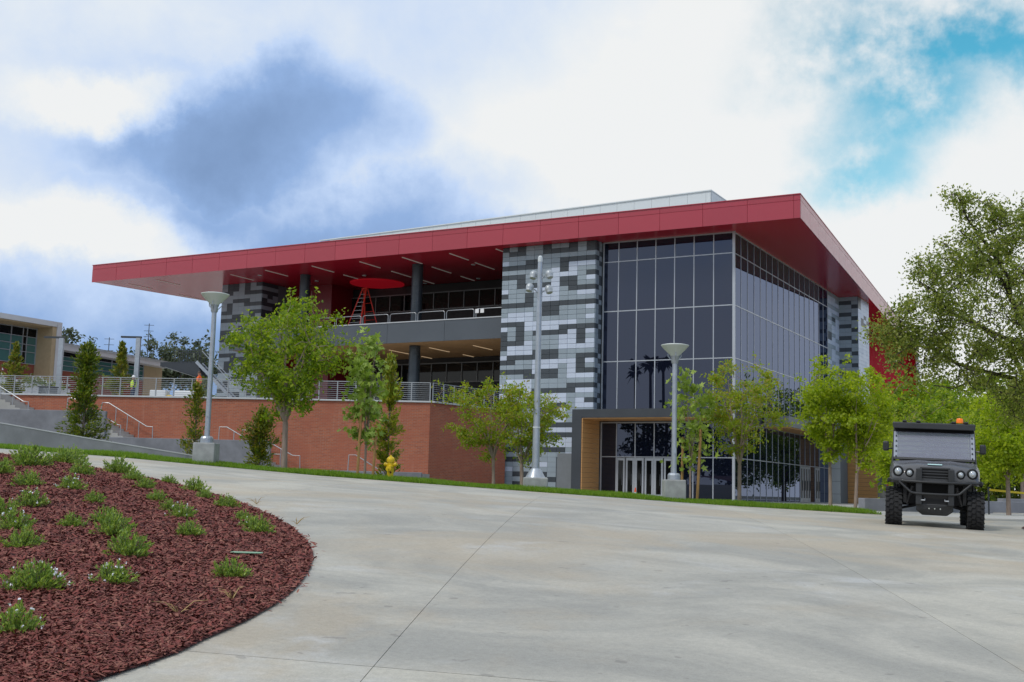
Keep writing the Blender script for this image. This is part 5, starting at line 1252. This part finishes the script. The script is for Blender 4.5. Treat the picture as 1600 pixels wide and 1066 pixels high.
# --- shrubs in the mulch
SV = []
for s in range(4):
    rg = np.random.default_rng(200 + s); stems = MB(); Cs, Ax, tips = [], [], []
    for i in range(62):
        a = rg.uniform(0, 6.283); out = rg.uniform(.1, 1.0) ** .7; p = np.array([math.cos(a) * out * .92, math.sin(a) * out * .92, .18 + (1 - out ** 1.6) * .62 + rg.normal(0, .08)])
        st_ = np.array([p[0] * .15, p[1] * .15, 0.0]); md_ = st_ * .4 + p * .6 - np.array([0, 0, .05])
        stems.tube([st_, md_, p], [.016, .012, .006], 3, cap=False); tips.append(p)
        m_ = 26; t = rg.uniform(.25, 1.05, m_)[:, None]; q = np.where(t < .6, st_ + (md_ - st_) * (t / .6), md_ + (p - md_) * ((t - .6) / .4))
        d = (p - md_); d /= np.linalg.norm(d) + 1e-9
        Cs.append(q + rg.normal(0, .035, (m_, 3))); Ax.append(np.repeat(d[None] * .8 + np.array([[0, 0, .35]]), m_, 0))
    Cs, Ax = np.concatenate(Cs), np.concatenate(Ax)
    me1 = meshof(stems, 'stems', BARK, norm=False); me2 = leaf_mesh('foliage', Cs, .15, rg, LF_ROSE, .36, axis=Ax)
    fl_ = [tips[i] + np.array([0, 0, .05]) + rg.normal(0, .05, 3) for i in rg.integers(0, 62, 16)]
    me3 = leaf_mesh('flowers', np.repeat(np.array(fl_), 4, 0) + rg.normal(0, .025, (len(fl_) * 4, 3)), .075, rg, PETAL, .8, up=1.0)
    SV.append((me1, me2, me3))
SH = [(-7.33, 17.9, 30, 0), (-6.04, 14.78, 22, 0), (-6.3, 14.0, 22, 0), (-7.58, 20.0, 22, 0), (-6.33, 17.4, 20, 0), (-5.34, 14.4, 20, 1), (-4.57, 13.04, 16, 0), (-6.17, 18.6, 23, 0), (-5.47, 17.2, 16, 0), (-4.85, 15.72, 16, 0), (-4.21, 14.16, 15, 0), (-5.11, 17.7, 13, 0), (-4.31, 16.2, 20, 0), (-3.84, 14.96, 13, 0), (-3.35, 14.04, 19, 0), (-3.76, 13.08, 14, 0), (-3.4, 12.32, 21, 1), (-2.92, 10.88, 20, 0), (-2.81, 12.58, 16, 0), (-2.46, 11.72, 21, 0), (-5.0, 12.4, 22, 1), (-4.37, 10.5, 28, 1), (-3.93, 9.6, 28, 0), (-3.86, 11.4, 22, 0), (-3.46, 10.4, 30, 0), (-2.97, 9.3, 33, 0), (-2.67, 8.1, 30, 1), (-3.05, 7.7, 40, 1), (-2.71, 6.6, 36, 1), (-2.08, 8.95, 27, 0), (-7.9, 21.2, 24, 0), (-7.0, 16.2, 22, 0), (-4.9, 11.5, 22, 0), (-4.0, 10.9, 20, 0), (-2.62, 12.0, 15, 1)]
ORD = ['first', 'second', 'third', 'fourth', 'fifth', 'sixth', 'seventh', 'eighth', 'ninth', 'tenth']
bands = [(18.8, 99, 'back row'), (15.5, 18.8, 'second-back row'), (13.5, 15.5, 'third-back row'), (11.2, 13.5, 'middle row'), (9.0, 11.2, 'second-front row'), (0, 9.0, 'front row')]
for lo_, hi_, nm in bands:
    row = sorted([s for s in SH if lo_ <= s[1] < hi_], key=lambda s: s[0] / s[1])
    for i, (u, v, rp, fw) in enumerate(row):
        k = (i * 3 + int(v * 7)) % 4; rm = rp * v / 1825 * 1.0
        r_ = empty('low_shrub', (0, 0, 0), label='%s low shrub from the left%s in the %s of the mulch bed' % (ORD[i], ', white-flowered,' if fw else '', nm), cat='shrub', group='low green shrubs in the mulch bed')
        obj('stems', SV[k][0], r_); obj('foliage', SV[k][1], r_)
        if fw: obj('flowers', SV[k][2], r_, kind='stuff')
        x, y = W(u, v); r_.location = (x, y, mulch_z(u, v) - .01); s_ = random.Random(int(u * 100)).uniform(.92, 1.12)
        r_.scale = (rm * 1.38, rm * 1.38, rm * 1.42 * s_); r_.rotation_euler = (0, 0, u * 7 + v * 3)
r_ = empty('low_shrub', (0, 0, 0), label='low shrub in the small bed at the right edge', cat='shrub'); obj('stems', SV[1][0], r_); obj('foliage', SV[1][1], r_)
r_.location = G(10.5, 22.0, .03); r_.scale = (.45, .45, .45)
# dry grass wisps at the bed edge
for i, (u, v) in enumerate(((-1.86, 8.1), (-2.05, 7.5), (-3.3, 15.5), (-2.35, 13.2))):
    rr = random.Random(i); mbk = MB(); x, y = W(u, v)
    for k in range(7): a = rr.uniform(0, 6.28); l = rr.uniform(.06, .2); mbk.tube([(x, y, mulch_z(u, v)), (x + .5 * l * math.cos(a), y + .5 * l * math.sin(a), mulch_z(u, v) + l * .45), (x + l * math.cos(a), y + l * math.sin(a), mulch_z(u, v) + l * .5)], [.004, .003, .001], 3, cap=False)
    add('dry_weed', mbk, mat('dry_straw', (.42, .30, .13), .9), None, norm=False, label=['dry straw weed on the near bed edge, right one', 'dry straw weed on the near bed edge, left one', 'thin weed at the far curve of the bed, left one', 'thin weed at the far curve of the bed, right one'][i], cat='weed')

# ================================================================== trees across the road behind the viewer (seen mirrored in the glass)
def palm(x, y, z, lb, sd):
    rr = random.Random(sd); r_ = empty('palm_tree', (x, y, 0), label=lb, cat='palm', group='palms mirrored in the glass')
    add('trunk', MB().tube([(x, y, -1), (x + .15, y, z * .5), (x, y, z - 1.6)], [.32, .25, .2], 8), BARKD, r_, smooth=True)
    mbk = MB()
    for k in range(34):
        a = rr.uniform(0, 6.28); el = rr.uniform(-1.0, 1.2); L = rr.uniform(1.3, 2.0); o = Vector((x, y, z - 1.7)); d = Vector((math.cos(a) * math.cos(el), math.sin(a) * math.cos(el), math.sin(el))); s = d.cross(Vector((0, 0, 1))).normalized()
        m_ = o + d * L * .55; e = o + d * L + Vector((0, 0, -.45)); ok_ = len(mbk.v)
        mbk.v += [tuple(o), tuple(m_ + s * .45), tuple(e), tuple(m_ - s * .45)]; mbk.f.append((ok_, ok_ + 1, ok_ + 2, ok_ + 3))
    add('fronds', mbk, LF_DARK, r_, norm=False)
palm(-69.9, -28, 21.5, 'palm mirrored in the glass, left of three', 1); palm(-67.2, -28, 22.6, 'palm mirrored in the glass, middle of three', 2); palm(-64.9, -28, 22.4, 'palm mirrored in the glass, right of three', 3)
for i in range(8):
    x = -104 + i * 12.5
    make_tree('dark tree mirrored in the front glass, %s from the left' % ORD[i], 0, 0, 14, 3, 7.2, 8 + (i * 37 % 5) * .35, 5.0 + (i * 53 % 4) * .4, 60, 42, .9, LF_DARK, BARKD, 90 + i, r0=.3, sig=1.1, loc=Vector((x, -32 + (i % 3) * 3, -1)), group='tree belt mirrored in the front glass', limbs=5)
for i in range(9):
    make_tree('dark tree mirrored in the side glass, %s from the left' % ORD[i], 0, 0, 8, .6, 5.5, 3.6 + (i % 2) * .6, 3.3, 75, 48, .7, LF_DARK, BARKD, 110 + i, r0=.25, sig=.9, loc=Vector((34 + (i % 2) * 3, 66 + i * 9.5, .6)), group='tree belt mirrored in the side glass', limbs=5)
